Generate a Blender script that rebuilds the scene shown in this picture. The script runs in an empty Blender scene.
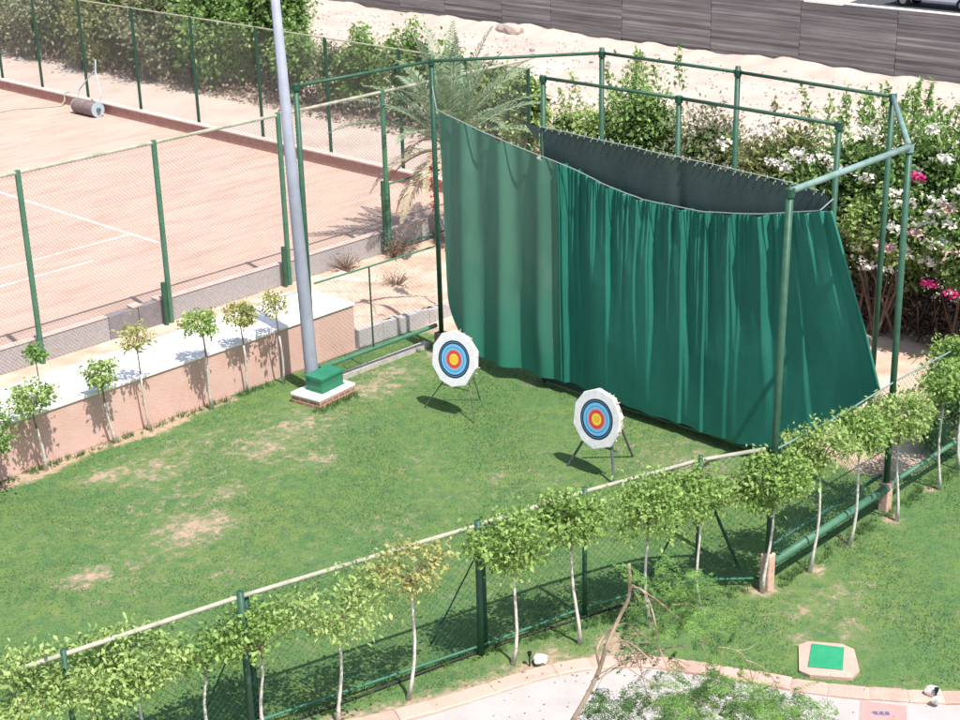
import bpy, math, random
import numpy as np
from mathutils import Vector, Matrix
# ---------------------------------------------------------------- camera, sky, sun, exposure
sc = bpy.context.scene
COL = sc.collection
CAM_H = 13.5
F_PX, PITCH, ROLL, YAW = 1553.63, 0.373209, -0.0245654, 0.80076
cam = bpy.data.cameras.new('camera'); camo = bpy.data.objects.new('camera', cam); COL.objects.link(camo)
cam.sensor_width = 36.0; cam.lens = F_PX/960*36; cam.clip_start = 0.5; cam.clip_end = 2000
def cam_rot():
    cy, sy = math.cos(YAW), math.sin(YAW); cp, sp = math.cos(PITCH), math.sin(PITCH); cr, sr = math.cos(ROLL), math.sin(ROLL)
    Rz = np.array([[cy,-sy,0],[sy,cy,0],[0,0,1]]); B = np.array([[1,0,0],[0,0,-1],[0,1,0.]])
    Rx = np.array([[1,0,0],[0,cp,-sp],[0,sp,cp]]); Rr = np.array([[cr,-sr,0],[sr,cr,0],[0,0,1]])
    return Rr@Rx@B@Rz
_r = cam_rot()
_m = Matrix(((_r[0][0],-_r[1][0],-_r[2][0]),(_r[0][1],-_r[1][1],-_r[2][1]),(_r[0][2],-_r[1][2],-_r[2][2])))
camo.matrix_world = Matrix.Translation((0,0,CAM_H)) @ _m.to_4x4()
sc.camera = camo
sc.render.resolution_x = 1024; sc.render.resolution_y = 768
LIGHT = Vector((0.105, 0.526, -1.0)).normalized()          # direction sunlight travels
EL = math.asin(-LIGHT.z); S = -LIGHT
sun = bpy.data.lights.new('sun', 'SUN'); sun.energy = 4.6; sun.angle = math.radians(0.53); sun.color = (1.0, 0.955, 0.88)
suno = bpy.data.objects.new('sun', sun); COL.objects.link(suno)
suno.rotation_euler = LIGHT.to_track_quat('-Z', 'Y').to_euler()
w = bpy.data.worlds.new('World'); sc.world = w; w.use_nodes = True
nt = w.node_tree; bg = nt.nodes['Background']; sky = nt.nodes.new('ShaderNodeTexSky')
sky.sky_type = 'NISHITA'; sky.sun_disc = False; sky.sun_elevation = EL; sky.sun_rotation = math.atan2(S.x, S.y)
sky.dust_density = 2.0
nt.links.new(sky.outputs[0], bg.inputs[0]); bg.inputs[1].default_value = 0.13
vs = sc.view_settings; vs.view_transform = 'Standard'; vs.look = 'None'; vs.exposure = 0.53; vs.gamma = 1; vs.use_curve_mapping = False

# ---------------------------------------------------------------- helpers
rng = np.random.default_rng(7); random.seed(7)
def tag(o, label=None, cat=None, group=None, kind=None):
    if label: o['label'] = label
    if cat: o['category'] = cat
    if group: o['group'] = group
    if kind: o['kind'] = kind
    return o
class MB:
    def __init__(s): s.v=[]; s.f=[]; s.m=[]; s.n=0
    def add(s, V, Fc, m=0):
        b=s.n; V=[tuple(map(float,p)) for p in V]; s.v+=V; s.n+=len(V)
        s.f+=[tuple(i+b for i in f) for f in Fc]; s.m+=[m]*len(Fc); return s
    def box(s, x0,x1,y0,y1,z0,z1, m=0):
        V=[(x0,y0,z0),(x1,y0,z0),(x1,y1,z0),(x0,y1,z0),(x0,y0,z1),(x1,y0,z1),(x1,y1,z1),(x0,y1,z1)]
        return s.add(V,[(3,2,1,0),(4,5,6,7),(0,1,5,4),(1,2,6,5),(2,3,7,6),(3,0,4,7)],m)
    def hexa(s, bot, top, m=0):
        return s.add(list(bot)+list(top),[(3,2,1,0),(4,5,6,7),(0,1,5,4),(1,2,6,5),(2,3,7,6),(3,0,4,7)],m)
    def tube(s, pts, rad, n=8, m=0, cap=True):
        pts=[Vector(p) for p in pts]
        if not hasattr(rad,'__len__'): rad=[rad]*len(pts)
        base=s.n; V=[];Fc=[]; a=None
        for i,p in enumerate(pts):
            d=(pts[min(i+1,len(pts)-1)]-pts[max(i-1,0)]).normalized()
            if a is None: a=d.cross(Vector((0.13,0.31,1)) if abs(d.z)<.9 else Vector((1,0.2,0))).normalized()
            else: a=(a-d*a.dot(d)).normalized()
            b=d.cross(a)
            for k in range(n):
                t=2*math.pi*k/n; V.append(p+(a*math.cos(t)+b*math.sin(t))*rad[i])
        for i in range(len(pts)-1):
            for k in range(n):
                k2=(k+1)%n; Fc.append((i*n+k,i*n+k2,(i+1)*n+k2,(i+1)*n+k))
        if cap: Fc.append(tuple(range(n-1,-1,-1))); Fc.append(tuple((len(pts)-1)*n+k for k in range(n)))
        return s.add(V,Fc,m)
    def build(s, name, mats, parent=None, smooth=False):
        me=bpy.data.meshes.new(name); me.from_pydata(s.v,[],s.f)
        for m in (mats if isinstance(mats,(list,tuple)) else [mats]): me.materials.append(m)
        if any(s.m): me.polygons.foreach_set('material_index', s.m)
        if smooth: me.polygons.foreach_set('use_smooth',[True]*len(s.f))
        me.update(); o=bpy.data.objects.new(name,me); COL.objects.link(o)
        if parent:
            o.parent=parent
            o.matrix_parent_inverse = Matrix.Translation(-Vector(parent.location)) if not parent.get('_local') else Matrix.Identity(4)
        return o
def quads(name, V, mat, parent=None, k=4, smooth=False):
    """V: (N,k,3) array of separate k-gons"""
    N=len(V); me=bpy.data.meshes.new(name)
    me.vertices.add(N*k); me.vertices.foreach_set('co', V.reshape(-1).astype(np.float32))
    me.loops.add(N*k); me.loops.foreach_set('vertex_index', np.arange(N*k,dtype=np.int32))
    me.polygons.add(N); me.polygons.foreach_set('loop_start', np.arange(0,N*k,k,dtype=np.int32))
    me.polygons.foreach_set('loop_total', np.full(N,k,dtype=np.int32))
    me.materials.append(mat); me.update(calc_edges=True); me.validate()
    o=bpy.data.objects.new(name,me); COL.objects.link(o)
    if parent:
        o.parent=parent
        o.matrix_parent_inverse = Matrix.Translation(-Vector(parent.location)) if not parent.get('_local') else Matrix.Identity(4)
    return o
def empty(name, loc, local=False):
    o=bpy.data.objects.new(name,None); COL.objects.link(o); o.location=loc; o.empty_display_size=.3
    if local: o['_local']=1
    return o
def bevel(o, w=.01, seg=2):
    b=o.modifiers.new('bevel','BEVEL'); b.width=w; b.segments=seg; b.limit_method='ANGLE'; return o

# ---------------------------------------------------------------- materials
def mat(name, base, rough=.8, var=None, scale=3, detail=6, bump=0, bscale=30, metal=0, spec=.3, coords='Object', stretch=None, trans=0, island=None, var2=None, scale2=.5, alpha=None):
    m=bpy.data.materials.new(name); m.use_nodes=True; n=m.node_tree; N=n.nodes; L=n.links
    p=N['Principled BSDF']; p.inputs['Roughness'].default_value=rough; p.inputs['Metallic'].default_value=metal
    p.inputs['Specular IOR Level'].default_value=spec
    tc=N.new('ShaderNodeTexCoord'); src=tc.outputs[coords]
    if stretch:
        mp=N.new('ShaderNodeMapping'); mp.inputs['Scale'].default_value=stretch; L.new(src,mp.inputs[0]); src=mp.outputs[0]
    col=N.new('ShaderNodeRGB'); col.outputs[0].default_value=(*base,1); out=col.outputs[0]
    def blend(out, c2, sc_, det, lo=.38, hi=.66):
        t=N.new('ShaderNodeTexNoise'); t.inputs['Scale'].default_value=sc_; t.inputs['Detail'].default_value=det; t.inputs['Roughness'].default_value=.62
        L.new(src,t.inputs[0]); mr=N.new('ShaderNodeMapRange'); mr.inputs[1].default_value=lo; mr.inputs[2].default_value=hi; L.new(t.outputs[0],mr.inputs[0])
        mx=N.new('ShaderNodeMix'); mx.data_type='RGBA'; L.new(mr.outputs[0],mx.inputs[0]); L.new(out,mx.inputs[6]); mx.inputs[7].default_value=(*c2,1)
        return mx.outputs[2]
    if var: out=blend(out,var,scale,detail)
    if var2: out=blend(out,var2,scale2,5,.45,.7)
    if island:
        g=N.new('ShaderNodeNewGeometry'); mx=N.new('ShaderNodeMix'); mx.data_type='RGBA'
        L.new(g.outputs['Random Per Island'],mx.inputs[0]); L.new(out,mx.inputs[6]); mx.inputs[7].default_value=(*island,1); out=mx.outputs[2]
    L.new(out,p.inputs['Base Color'])
    if bump:
        t=N.new('ShaderNodeTexNoise'); t.inputs['Scale'].default_value=bscale; t.inputs['Detail'].default_value=8; L.new(src,t.inputs[0])
        b=N.new('ShaderNodeBump'); b.inputs['Strength'].default_value=bump; b.inputs['Distance'].default_value=.03; L.new(t.outputs[0],b.inputs['Height']); L.new(b.outputs[0],p.inputs['Normal'])
    if trans:
        tr=N.new('ShaderNodeBsdfTranslucent'); L.new(out,tr.inputs[0]); ms=N.new('ShaderNodeMixShader'); ms.inputs[0].default_value=trans
        L.new(p.outputs[0],ms.inputs[1]); L.new(tr.outputs[0],ms.inputs[2]); L.new(ms.outputs[0],N['Material Output'].inputs[0])
    return m
M={}
M['green_paint']=mat('green_paint',(.028,.085,.052),.45,var=(.04,.115,.072),scale=6,bump=.1,bscale=60)
M['green_light']=mat('green_light_paint',(.075,.19,.12),.5,var=(.055,.15,.095),scale=5)
M['green_dark']=mat('green_dark_paint',(.012,.055,.035),.5,var=(.02,.085,.05),scale=8)
M['vinyl']=mat('green_vinyl_wire',(.05,.17,.115),.5)
M['vinyl_pale']=mat('weathered_wire',(.16,.19,.17),.7)
M['wire_hazy']=mat('hazy_wire',(.34,.34,.30),.8)  # wire colour brightened to lay a pale haze over the hedge
M['rail_bleached']=mat('bleached_rail',(.42,.40,.32),.7,var=(.25,.27,.2),scale=4,bump=.2)
M['rail_grey']=mat('faded_rail',(.22,.30,.29),.6,var=(.12,.24,.2),scale=4)
M['steel']=mat('painted_steel_pole',(.32,.34,.41),.55,var=(.27,.29,.35),scale=3,bump=.05,bscale=20)
M['box_green']=mat('cabinet_green',(.02,.17,.09),.4,var=(.03,.2,.11),scale=3,bump=.05)
M['cement']=mat('cement',(.5,.46,.42),.9,var=(.36,.33,.3),scale=5,bump=.4)
M['pink']=mat('pink_render',(.62,.41,.355),.9,var=(.56,.35,.29),scale=2.2,bump=.35,bscale=25,var2=(.61,.42,.37),scale2=.8)
M['coping']=mat('whitewashed_coping',(.88,.86,.84),.85,var=(.80,.76,.72),scale=2.5,bump=.3)
M['grey_wall']=mat('rough_grey_block',(.46,.43,.43),.95,var=(.38,.355,.36),scale=9,bump=.5,bscale=40)
M['grey_dark']=mat('shadow_and_rubble_block',(.23,.205,.225),.95,var=(.29,.26,.27),scale=6,bump=.5)  # dark tone paints the court wall shadow; also colours some rubble
M['curb']=mat('curb_side',(.42,.24,.2),.9,var=(.34,.18,.15),scale=5,bump=.4)
M['curb_top']=mat('curb_top',(.66,.5,.45),.9,var=(.52,.38,.34),scale=4,bump=.3)
M['clay']=mat('court_clay',(.48,.34,.275),.95,var=(.51,.37,.305),scale=.35,bump=.15,bscale=50,var2=(.41,.275,.22),scale2=1.3,stretch=(.35,1.5,1))
M['line']=mat('court_line_paint',(.80,.74,.70),.9,var=(.60,.43,.36),scale=2.2)
M['sand']=mat('pale_sand',(.47,.38,.33),.97,var=(.53,.44,.39),scale=.22,bump=.3,bscale=9,var2=(.43,.33,.28),scale2=.5)
M['soil']=mat('dry_soil',(.55,.41,.32),.97,var=(.42,.28,.21),scale=1.6,bump=.6,bscale=14,var2=(.66,.53,.44),scale2=.7)
M['asphalt']=mat('asphalt',(.06,.06,.065),.9,var=(.08,.08,.08),scale=4)
M['brick']=None
M['white']=mat('target_foam',(.80,.80,.80),.85,var=(.7,.69,.68),scale=9,bump=.3,bscale=40)
M['navy']=mat('target_black_ring',(.018,.03,.055),.7)
M['blue']=mat('target_blue_ring',(.16,.46,.74),.7)
M['red']=mat('target_red_ring',(.74,.10,.06),.7)
M['yellow']=mat('target_yellow_centre',(.88,.62,.06),.7)
M['straw']=mat('frayed_straw',(.6,.42,.28),.9)
M['leg_dark']=mat('dark_steel_leg',(.07,.09,.10),.45,var=(.13,.15,.16),scale=10)
M['leg_thin']=mat('thin_green_leg',(.07,.10,.07),.5,var=(.22,.2,.15),scale=6)
M['trunk_white']=mat('whitewashed_trunk',(.70,.67,.62),.9,var=(.5,.44,.38),scale=9,bump=.5,bscale=40)
M['trunk']=mat('bark',(.26,.18,.13),.9,var=(.16,.11,.08),scale=9,bump=.5,bscale=40)
M['stem_dark']=mat('dark_bare_stems',(.10,.065,.05),.95,var=(.2,.14,.11),scale=3)  # stem colour darkened to put in the shade under the bougainvillea
M['trunk_fg']=mat('smooth_tan_bark',(.42,.32,.23),.8,var=(.3,.22,.16),scale=14,bump=.3,bscale=60,stretch=(1,1,.4))
M['leaf_a']=mat('leaf_mid',(.15,.28,.06),.5,island=(.38,.52,.16),trans=.35,spec=.35)
M['leaf_b']=mat('leaf_yellow',(.30,.34,.10),.55,island=(.52,.50,.22),trans=.35)
M['leaf_c']=mat('leaf_lime',(.22,.34,.09),.5,island=(.46,.58,.22),trans=.35)
M['leaf_hedge']=mat('leaf_hedge_olive',(.17,.20,.07),.6,island=(.32,.34,.14),trans=.4)
M['leaf_hedge2']=mat('leaf_hedge_bright',(.15,.27,.07),.55,island=(.34,.50,.17),trans=.42)
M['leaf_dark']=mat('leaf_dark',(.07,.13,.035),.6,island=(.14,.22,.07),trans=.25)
M['leaf_grey']=mat('leaf_dusty',(.20,.22,.12),.7,island=(.34,.34,.22),trans=.35)
M['leaf_dead']=mat('leaf_dead',(.18,.13,.10),.8,island=(.30,.22,.17),trans=.15)
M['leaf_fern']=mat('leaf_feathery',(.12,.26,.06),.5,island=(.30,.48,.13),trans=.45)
M['leaf_fern_dark']=mat('leaf_feathery_shaded',(.05,.12,.035),.5,island=(.10,.20,.05),trans=.25)  # shade on the feathery fronds put in as a darker leaf colour
M['palm_leaf']=mat('palm_leaf',(.17,.25,.14),.5,island=(.32,.41,.26),trans=.2)
M['palm_dry']=mat('palm_leaf_dry',(.42,.36,.22),.7,island=(.5,.46,.34),trans=.25)
M['petal_white']=mat('petal_white',(.78,.76,.72),.6,island=(.7,.7,.62),trans=.3)
M['petal_pink']=mat('petal_magenta',(.65,.05,.25),.6,trans=.3)
M['petal_blush']=mat('petal_blush',(.70,.50,.48),.6,trans=.3)
M['petal_red']=mat('flower_red',(.38,.04,.03),.7,island=(.5,.12,.07))
M['kerb']=mat('pink_kerb_stone',(.46,.29,.24),.9,var=(.52,.37,.31),scale=3.5,bump=.5,island=(.55,.37,.31),var2=(.38,.22,.18),scale2=1.5)
M['paving']=mat('pale_paving',(.43,.40,.39),.9,var=(.38,.35,.34),scale=2,bump=.2)
M['paver_pink']=mat('pink_paver',(.47,.28,.26),.9,var=(.43,.25,.23),scale=4)
M['stone']=mat('white_stone',(.72,.68,.62),.9,var=(.55,.5,.45),scale=6,bump=.5)
M['stone_dull']=mat('dull_stone',(.36,.29,.25),.95,var=(.25,.2,.18),scale=2)
M['black']=mat('black_plastic',(.012,.012,.014),.5)
M['rubber']=mat('tyre_rubber',(.02,.02,.022),.8)
M['van_white']=mat('van_white_paint',(.82,.83,.84),.45)
M['glass']=mat('dark_glass',(.02,.03,.035),.1,spec=.6)
M['chrome']=mat('wheel_rim',(.5,.5,.52),.35,metal=.7)
M['roller']=mat('roller_steel',(.17,.12,.115),.7,var=(.24,.19,.18),scale=4,bump=.2)
M['roller_blue']=mat('roller_frame_paint',(.36,.45,.5),.5)
M['cover_green']=mat('cover_green_paint',(.025,.27,.13),.5,var=(.04,.31,.16),scale=5,bump=.1)
M['hose']=mat('thin_black_tube',(.02,.025,.02),.6)
M['rust']=mat('rusty_pipe',(.2,.09,.06),.8,var=(.3,.16,.11),scale=8)
M['pillar_brown']=mat('brown_footing',(.16,.11,.09),.9,var=(.24,.17,.14),scale=8,bump=.5)
M['footing']=mat('pink_footing',(.62,.42,.34),.9,var=(.52,.33,.26),scale=7,bump=.4)
M['cloth_cable']=mat('cable_hem',(.25,.30,.27),.7)

def brick_mat():
    m=bpy.data.materials.new('red_brick'); m.use_nodes=True; N=m.node_tree.nodes; L=m.node_tree.links; p=N['Principled BSDF']; p.inputs['Roughness'].default_value=.9
    tc=N.new('ShaderNodeTexCoord'); mp=N.new('ShaderNodeMapping'); sx=N.new('ShaderNodeSeparateXYZ'); L.new(tc.outputs['Object'],sx.inputs[0])
    ad=N.new('ShaderNodeMath'); L.new(sx.outputs[0],ad.inputs[0]); L.new(sx.outputs[1],ad.inputs[1]); cb=N.new('ShaderNodeCombineXYZ'); L.new(ad.outputs[0],cb.inputs[0]); L.new(sx.outputs[2],cb.inputs[1])
    b=N.new('ShaderNodeTexBrick'); b.inputs['Scale'].default_value=1; b.inputs['Brick Width'].default_value=.22; b.inputs['Row Height'].default_value=.085; b.inputs['Mortar Size'].default_value=.012
    b.inputs['Color1'].default_value=(.33,.10,.06,1); b.inputs['Color2'].default_value=(.42,.18,.12,1); b.inputs['Mortar'].default_value=(.5,.42,.36,1)
    L.new(cb.outputs[0],b.inputs[0]); L.new(b.outputs[0],p.inputs[0]); return m
M['brick']=brick_mat()

def lawn_mat():
    m=bpy.data.materials.new('lawn'); m.use_nodes=True; N=m.node_tree.nodes; L=m.node_tree.links; p=N['Principled BSDF']; p.inputs['Roughness'].default_value=.95; p.inputs['Specular IOR Level'].default_value=.15
    tc=N.new('ShaderNodeTexCoord'); s=tc.outputs['Object']
    def noise(sc_,d=6,r=.6):
        t=N.new('ShaderNodeTexNoise'); t.inputs['Scale'].default_value=sc_; t.inputs['Detail'].default_value=d; t.inputs['Roughness'].default_value=r; L.new(s,t.inputs[0]); return t.outputs[0]
    def mr(v,a,b):
        x=N.new('ShaderNodeMapRange'); x.inputs[1].default_value=a; x.inputs[2].default_value=b; L.new(v,x.inputs[0]); return x.outputs[0]
    def mix(f,a,b):
        x=N.new('ShaderNodeMix'); x.data_type='RGBA'; L.new(f,x.inputs[0])
        for q,i in ((a,6),(b,7)):
            if isinstance(q,tuple): x.inputs[i].default_value=(*q,1)
            else: L.new(q,x.inputs[i])
        return x.outputs[2]
    g=mix(mr(noise(.45,8,.7),.38,.62),(.086,.172,.056),(.142,.208,.060))
    g=mix(mr(noise(3.5),.42,.68),g,(.060,.138,.056))
    g=mix(mr(noise(26,3),.45,.75),g,(.12,.185,.07))
    g=mix(mr(noise(1.7,8,.7),.55,.8),g,(.20,.20,.10))
    at=N.new('ShaderNodeAttribute'); at.attribute_name='bare'
    ad=N.new('ShaderNodeMath'); ad.operation='ADD'; L.new(at.outputs['Fac'],ad.inputs[0]); n2=mr(noise(3.8,12,.8),.34,.66); sb=N.new('ShaderNodeMath'); sb.operation='SUBTRACT'; L.new(n2,sb.inputs[0]); sb.inputs[1].default_value=.52; L.new(sb.outputs[0],ad.inputs[1])
    dry=mr(ad.outputs[0],.25,.55); bare=mr(ad.outputs[0],.5,.78)
    c=mix(dry,g,(.20,.205,.115)); c=mix(bare,c,mix(mr(noise(12,8),.4,.65),(.33,.24,.17),(.43,.335,.25)))
    L.new(c,p.inputs[0])
    b=N.new('ShaderNodeBump'); b.inputs['Strength'].default_value=.35; b.inputs['Distance'].default_value=.03; L.new(noise(45,6,.8),b.inputs['Height']); L.new(b.outputs[0],p.inputs['Normal'])
    return m
M['lawn']=lawn_mat()
def blade_mat():
    return mat('grass_blade',(.092,.19,.062),.6,var=(.158,.235,.064),scale=.5,island=(.135,.235,.09),trans=.4,spec=.2,var2=(.07,.17,.065),scale2=2.0)
M['blade']=blade_mat()
def curtain_mat(name, c1, c2, tr):
    m=mat(name,c1,.62,var=c2,scale=2.2,stretch=(1,1,.35),bump=.25,bscale=55,trans=tr,spec=.3,var2=tuple(min(1,x*1.22+.008) for x in c1),scale2=.8); return m
M['curtain']=curtain_mat('green_curtain_cloth',(.017,.165,.12),(.025,.20,.15),.12)
def paled(m,c,z0,z1):  # blends colour c in low down, keeps the base colour higher up
    N=m.node_tree.nodes; L=m.node_tree.links; p=N['Principled BSDF']; src=p.inputs['Base Color'].links[0].from_socket
    tc=N.new('ShaderNodeTexCoord'); sx=N.new('ShaderNodeSeparateXYZ'); L.new(tc.outputs['Object'],sx.inputs[0]); no=N.new('ShaderNodeTexNoise'); no.inputs['Scale'].default_value=.9; L.new(tc.outputs['Object'],no.inputs[0])
    ad=N.new('ShaderNodeMath'); ad.operation='MULTIPLY_ADD'; L.new(no.outputs[0],ad.inputs[0]); ad.inputs[1].default_value=2.2; L.new(sx.outputs[2],ad.inputs[2])
    mr=N.new('ShaderNodeMapRange'); mr.inputs[1].default_value=z0; mr.inputs[2].default_value=z1; L.new(ad.outputs[0],mr.inputs[0])
    mx=N.new('ShaderNodeMix'); mx.data_type='RGBA'; L.new(mr.outputs[0],mx.inputs[0]); mx.inputs[6].default_value=(*c,1); L.new(src,mx.inputs[7])
    for l in list(src.links):
        if l.to_socket!=mx.inputs[7]: t_=l.to_socket; L.remove(l); L.new(mx.outputs[2],t_)
M['curtain_left']=curtain_mat('left_green_curtain',(.075,.195,.14),(.105,.225,.17),.12)  # left width of the curtain: greyer above, greener towards the hem
paled(M['curtain_left'],(.035,.21,.145),1.6,4.2)
M['backnet']=curtain_mat('dark_windbreak_net',(.04,.07,.065),(.06,.095,.088),.1)
def wall_planks():
    m=bpy.data.materials.new('weathered_boards'); m.use_nodes=True; N=m.node_tree.nodes; L=m.node_tree.links; p=N['Principled BSDF']; p.inputs['Roughness'].default_value=.95
    tc=N.new('ShaderNodeTexCoord'); mp=N.new('ShaderNodeMapping'); mp.inputs['Scale'].default_value=(1,.25,7); L.new(tc.outputs['Object'],mp.inputs[0])
    t=N.new('ShaderNodeTexNoise'); t.inputs['Scale'].default_value=1.3; t.inputs['Detail'].default_value=9; t.inputs['Roughness'].default_value=.7; L.new(mp.outputs[0],t.inputs[0])
    r=N.new('ShaderNodeValToRGB'); e=r.color_ramp.elements; e[0].position=.32; e[0].color=(.15,.138,.135,1); e[1].position=.72; e[1].color=(.36,.335,.325,1); x=e.new(.5); x.color=(.235,.218,.213,1)
    L.new(t.outputs[0],r.inputs[0]); g=N.new('ShaderNodeNewGeometry'); hs=N.new('ShaderNodeHueSaturation'); mr=N.new('ShaderNodeMapRange'); mr.inputs[3].default_value=.72; mr.inputs[4].default_value=1.25
    L.new(g.outputs['Random Per Island'],mr.inputs[0]); L.new(mr.outputs[0],hs.inputs['Value']); L.new(r.outputs[0],hs.inputs['Color']); L.new(hs.outputs[0],p.inputs[0]); b=N.new('ShaderNodeBump'); b.inputs['Strength'].default_value=.5; L.new(t.outputs[0],b.inputs['Height']); L.new(b.outputs[0],p.inputs['Normal'])
    return m
M['boards']=wall_planks()

# ---------------------------------------------------------------- ground
def sheet(name, poly, z, m, kind='structure'):
    o=MB().add([(x,y,z) for x,y in poly],[tuple(range(len(poly)))]).build(name,m); tag(o,kind=kind); return o
sheet('ground',[(-400,-400),(900,-400),(900,900),(-400,900)],0,M['sand'])
sheet('court',[(8,32.0),(34.85,32.0),(34.85,90),(8,90)],.006,M['clay'])
for n,(x0,x1,y0,y1) in enumerate([(25.40,25.53,38.0,90),(12,23.2,37.93,38.07),(16,25.40,39.35,39.47)]):
    sheet('court_line',[(x0,y0),(x1,y0),(x1,y1),(x0,y1)],.012,M['line'])
sheet('path',[(25.3,12.2),(32.6,12.2),(32.6,31.5),(25.3,31.5)],.005,M['soil'])
sheet('terrace_soil',[(8,28.45),(35,28.45),(35,31.98),(8,31.98)],.012,M['soil'])
sheet('roadside',[(61.3,-60),(120,-60),(120,160),(61.3,160)],.006,M['sand'])
sheet('road',[(72,-60),(92,-60),(92,45.6),(84,47.0),(72,44.9)],.012,M['asphalt'])
# ridges of loose sand along the foot of the far wall
V=[];ny=260;nx=26
for j in range(ny):
    y=18+j*(100-18)/(ny-1)
    for i in range(nx):
        u=i/(nx-1); x=55.5+5.0*u
        hh=max(0,(.17+.09*math.sin(y*.37)+.08*math.sin(y*.83+1)+.06*math.sin(y*2.3+2)+.05*math.sin(y*4.1)))*math.exp(-((u-.86)/.2)**2)
        V.append((x,y,-.02+hh+.03*u+rng.normal()*.012*(1 if 0<i<nx-1 else 0)))
Fc=[(j*nx+i,j*nx+i+1,(j+1)*nx+i+1,(j+1)*nx+i) for j in range(ny-1) for i in range(nx-1)]
o=MB().add(V,Fc).build('sand_ridge',M['sand'],smooth=True); tag(o,kind='structure')

KERB=[(11.2,16.4),(12.3,15.45),(13.4,14.85),(14.6,14.4),(15.6,14.05),(16.4,13.6),(16.95,13.05),(17.35,12.35),(17.7,11.6),(18.0,10.9),(18.35,10.25),(18.8,9.55),(19.35,8.85),(20.0,8.1),(20.8,7.3)]
# lawn with worn patches
PATCH=[]  # x,y,rx,ry,strength  (plan coordinates)
for x,y,r,s in [(15.0,22.1,.75,.8),(16.3,22.9,.5,.55),(12.6,22.0,.45,.75),(16.0,24.8,.8,.6),(15.2,25.3,.5,.7),(18.2,24.0,1.0,.6),(19.4,24.3,.8,.6),(18.6,22.7,.6,.55),
                (21.9,24.6,.8,.65),(22.8,25.0,.6,.6),(24.6,24.9,.55,.9),(19.8,21.0,.5,.35),(17.4,19.3,.6,.38),(20.3,19.2,.5,.4),(20.8,18.4,.5,.35),(14.4,20.2,.5,.4),
                (22.6,16.6,1.0,.42),(23.3,15.2,1.0,.42),(20.0,11.9,.5,.5),(19.9,11.0,.5,.45),(20.9,11.8,.6,.4),(18.9,9.0,.35,.9),(18.7,9.4,.3,.7),(16.1,14.15,.35,.7),(15.4,14.35,.5,.5),(17.0,13.6,.4,.8),
                (20.06,12.83,.28,.9),(21.14,12.5,.22,.8),(22.46,12.7,.2,.8),(23.8,12.5,.25,.8),(25.4,12.6,.2,.7),(13.75,14.9,.3,.6),(19.2,11.5,.3,.6)]:
    PATCH.append((x,y,r*1.25,r*.95,s*.72))
PATCH+=[(15.6,23.4,2.4,1.5,.26),(19.2,24.2,2.0,1.3,.34),(13.4,21.6,1.8,1.3,.24),(17.0,25.3,2.2,.8,.30),(22.4,24.7,1.6,.9,.34),(20.6,19.2,2.2,1.5,.17),(17.5,19.5,2.0,1.0,.18),(23.2,16.6,1.2,2.4,.34),(20.2,11.7,1.2,1.2,.25),(17.3,16.5,2.5,1.0,.15)]
def bare_at(x,y):
    b=np.zeros_like(x)
    for px,py,rx,ry,s in PATCH: b=np.maximum(b,s*1.3*np.exp(-(((x-px)/rx)**2+((y-py)/ry)**2)*.8))
    b=np.maximum(b, .95*np.clip((y-26.2-.12*np.sin(x*2.1))/.3,0,1)*(x<19.5))
    b=np.maximum(b, .95*np.clip((x-25.0-.1*np.sin(y*3))/.4,0,1)*(y>13.2))
    b=np.maximum(b, .5*np.clip((x-27.5)/1.0,0,1)*(y<=13.2))
    kd=(y-np.interp(x,[k[0] for k in KERB],[k[1] for k in KERB])); b=np.maximum(b, .85*np.clip(1-kd/.42,0,1)**.6*(kd>-1)*(x<17.3)*(x>11)); b=np.maximum(b,.45*np.clip(1-kd/.3,0,1)*(x>=17.3)*(kd>-1))
    return b
gx=np.arange(5,31.01,.125); gy=np.arange(5,26.76,.125); X,Y=np.meshgrid(gx,gy); nx=len(gx); ny=len(gy)
Z=.016+.008*np.sin(X*1.7)*np.sin(Y*1.3)
V=np.stack([X,Y,Z],-1).reshape(-1,3)
mask=lambda x,y: not (x>25.6 and y>13.2)
Fc=[(j*nx+i,j*nx+i+1,(j+1)*nx+i+1,(j+1)*nx+i) for j in range(ny-1) for i in range(nx-1) if mask(gx[i],gy[j])]
o=MB().add(V,Fc).build('lawn',M['lawn'],smooth=True); tag(o,kind='structure')
a=o.data.attributes.new('bare','FLOAT','POINT'); a.data.foreach_set('value',bare_at(V[:,0],V[:,1]).astype(np.float32))

# curved path edge
def smooth_path(P,n):
    P=[Vector((*p,0)) for p in P]; out=[]
    for i in range(len(P)-1):
        p0=P[max(i-1,0)];p1=P[i];p2=P[i+1];p3=P[min(i+2,len(P)-1)]
        for k in range(n):
            t=k/n; out.append(.5*((2*p1)+(p2-p0)*t+(2*p0-5*p1+4*p2-p3)*t*t+(3*p1-p0-3*p2+p3)*t**3))
    out.append(P[-1]); return out
KP=smooth_path(KERB,5)
def offset(P,d):
    out=[]
    for i,p in enumerate(P):
        t=(P[min(i+1,len(P)-1)]-P[max(i-1,0)]).normalized(); out.append(p+Vector((t.y,-t.x,0))*d)
    return out
inner=offset(KP,.40)
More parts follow.
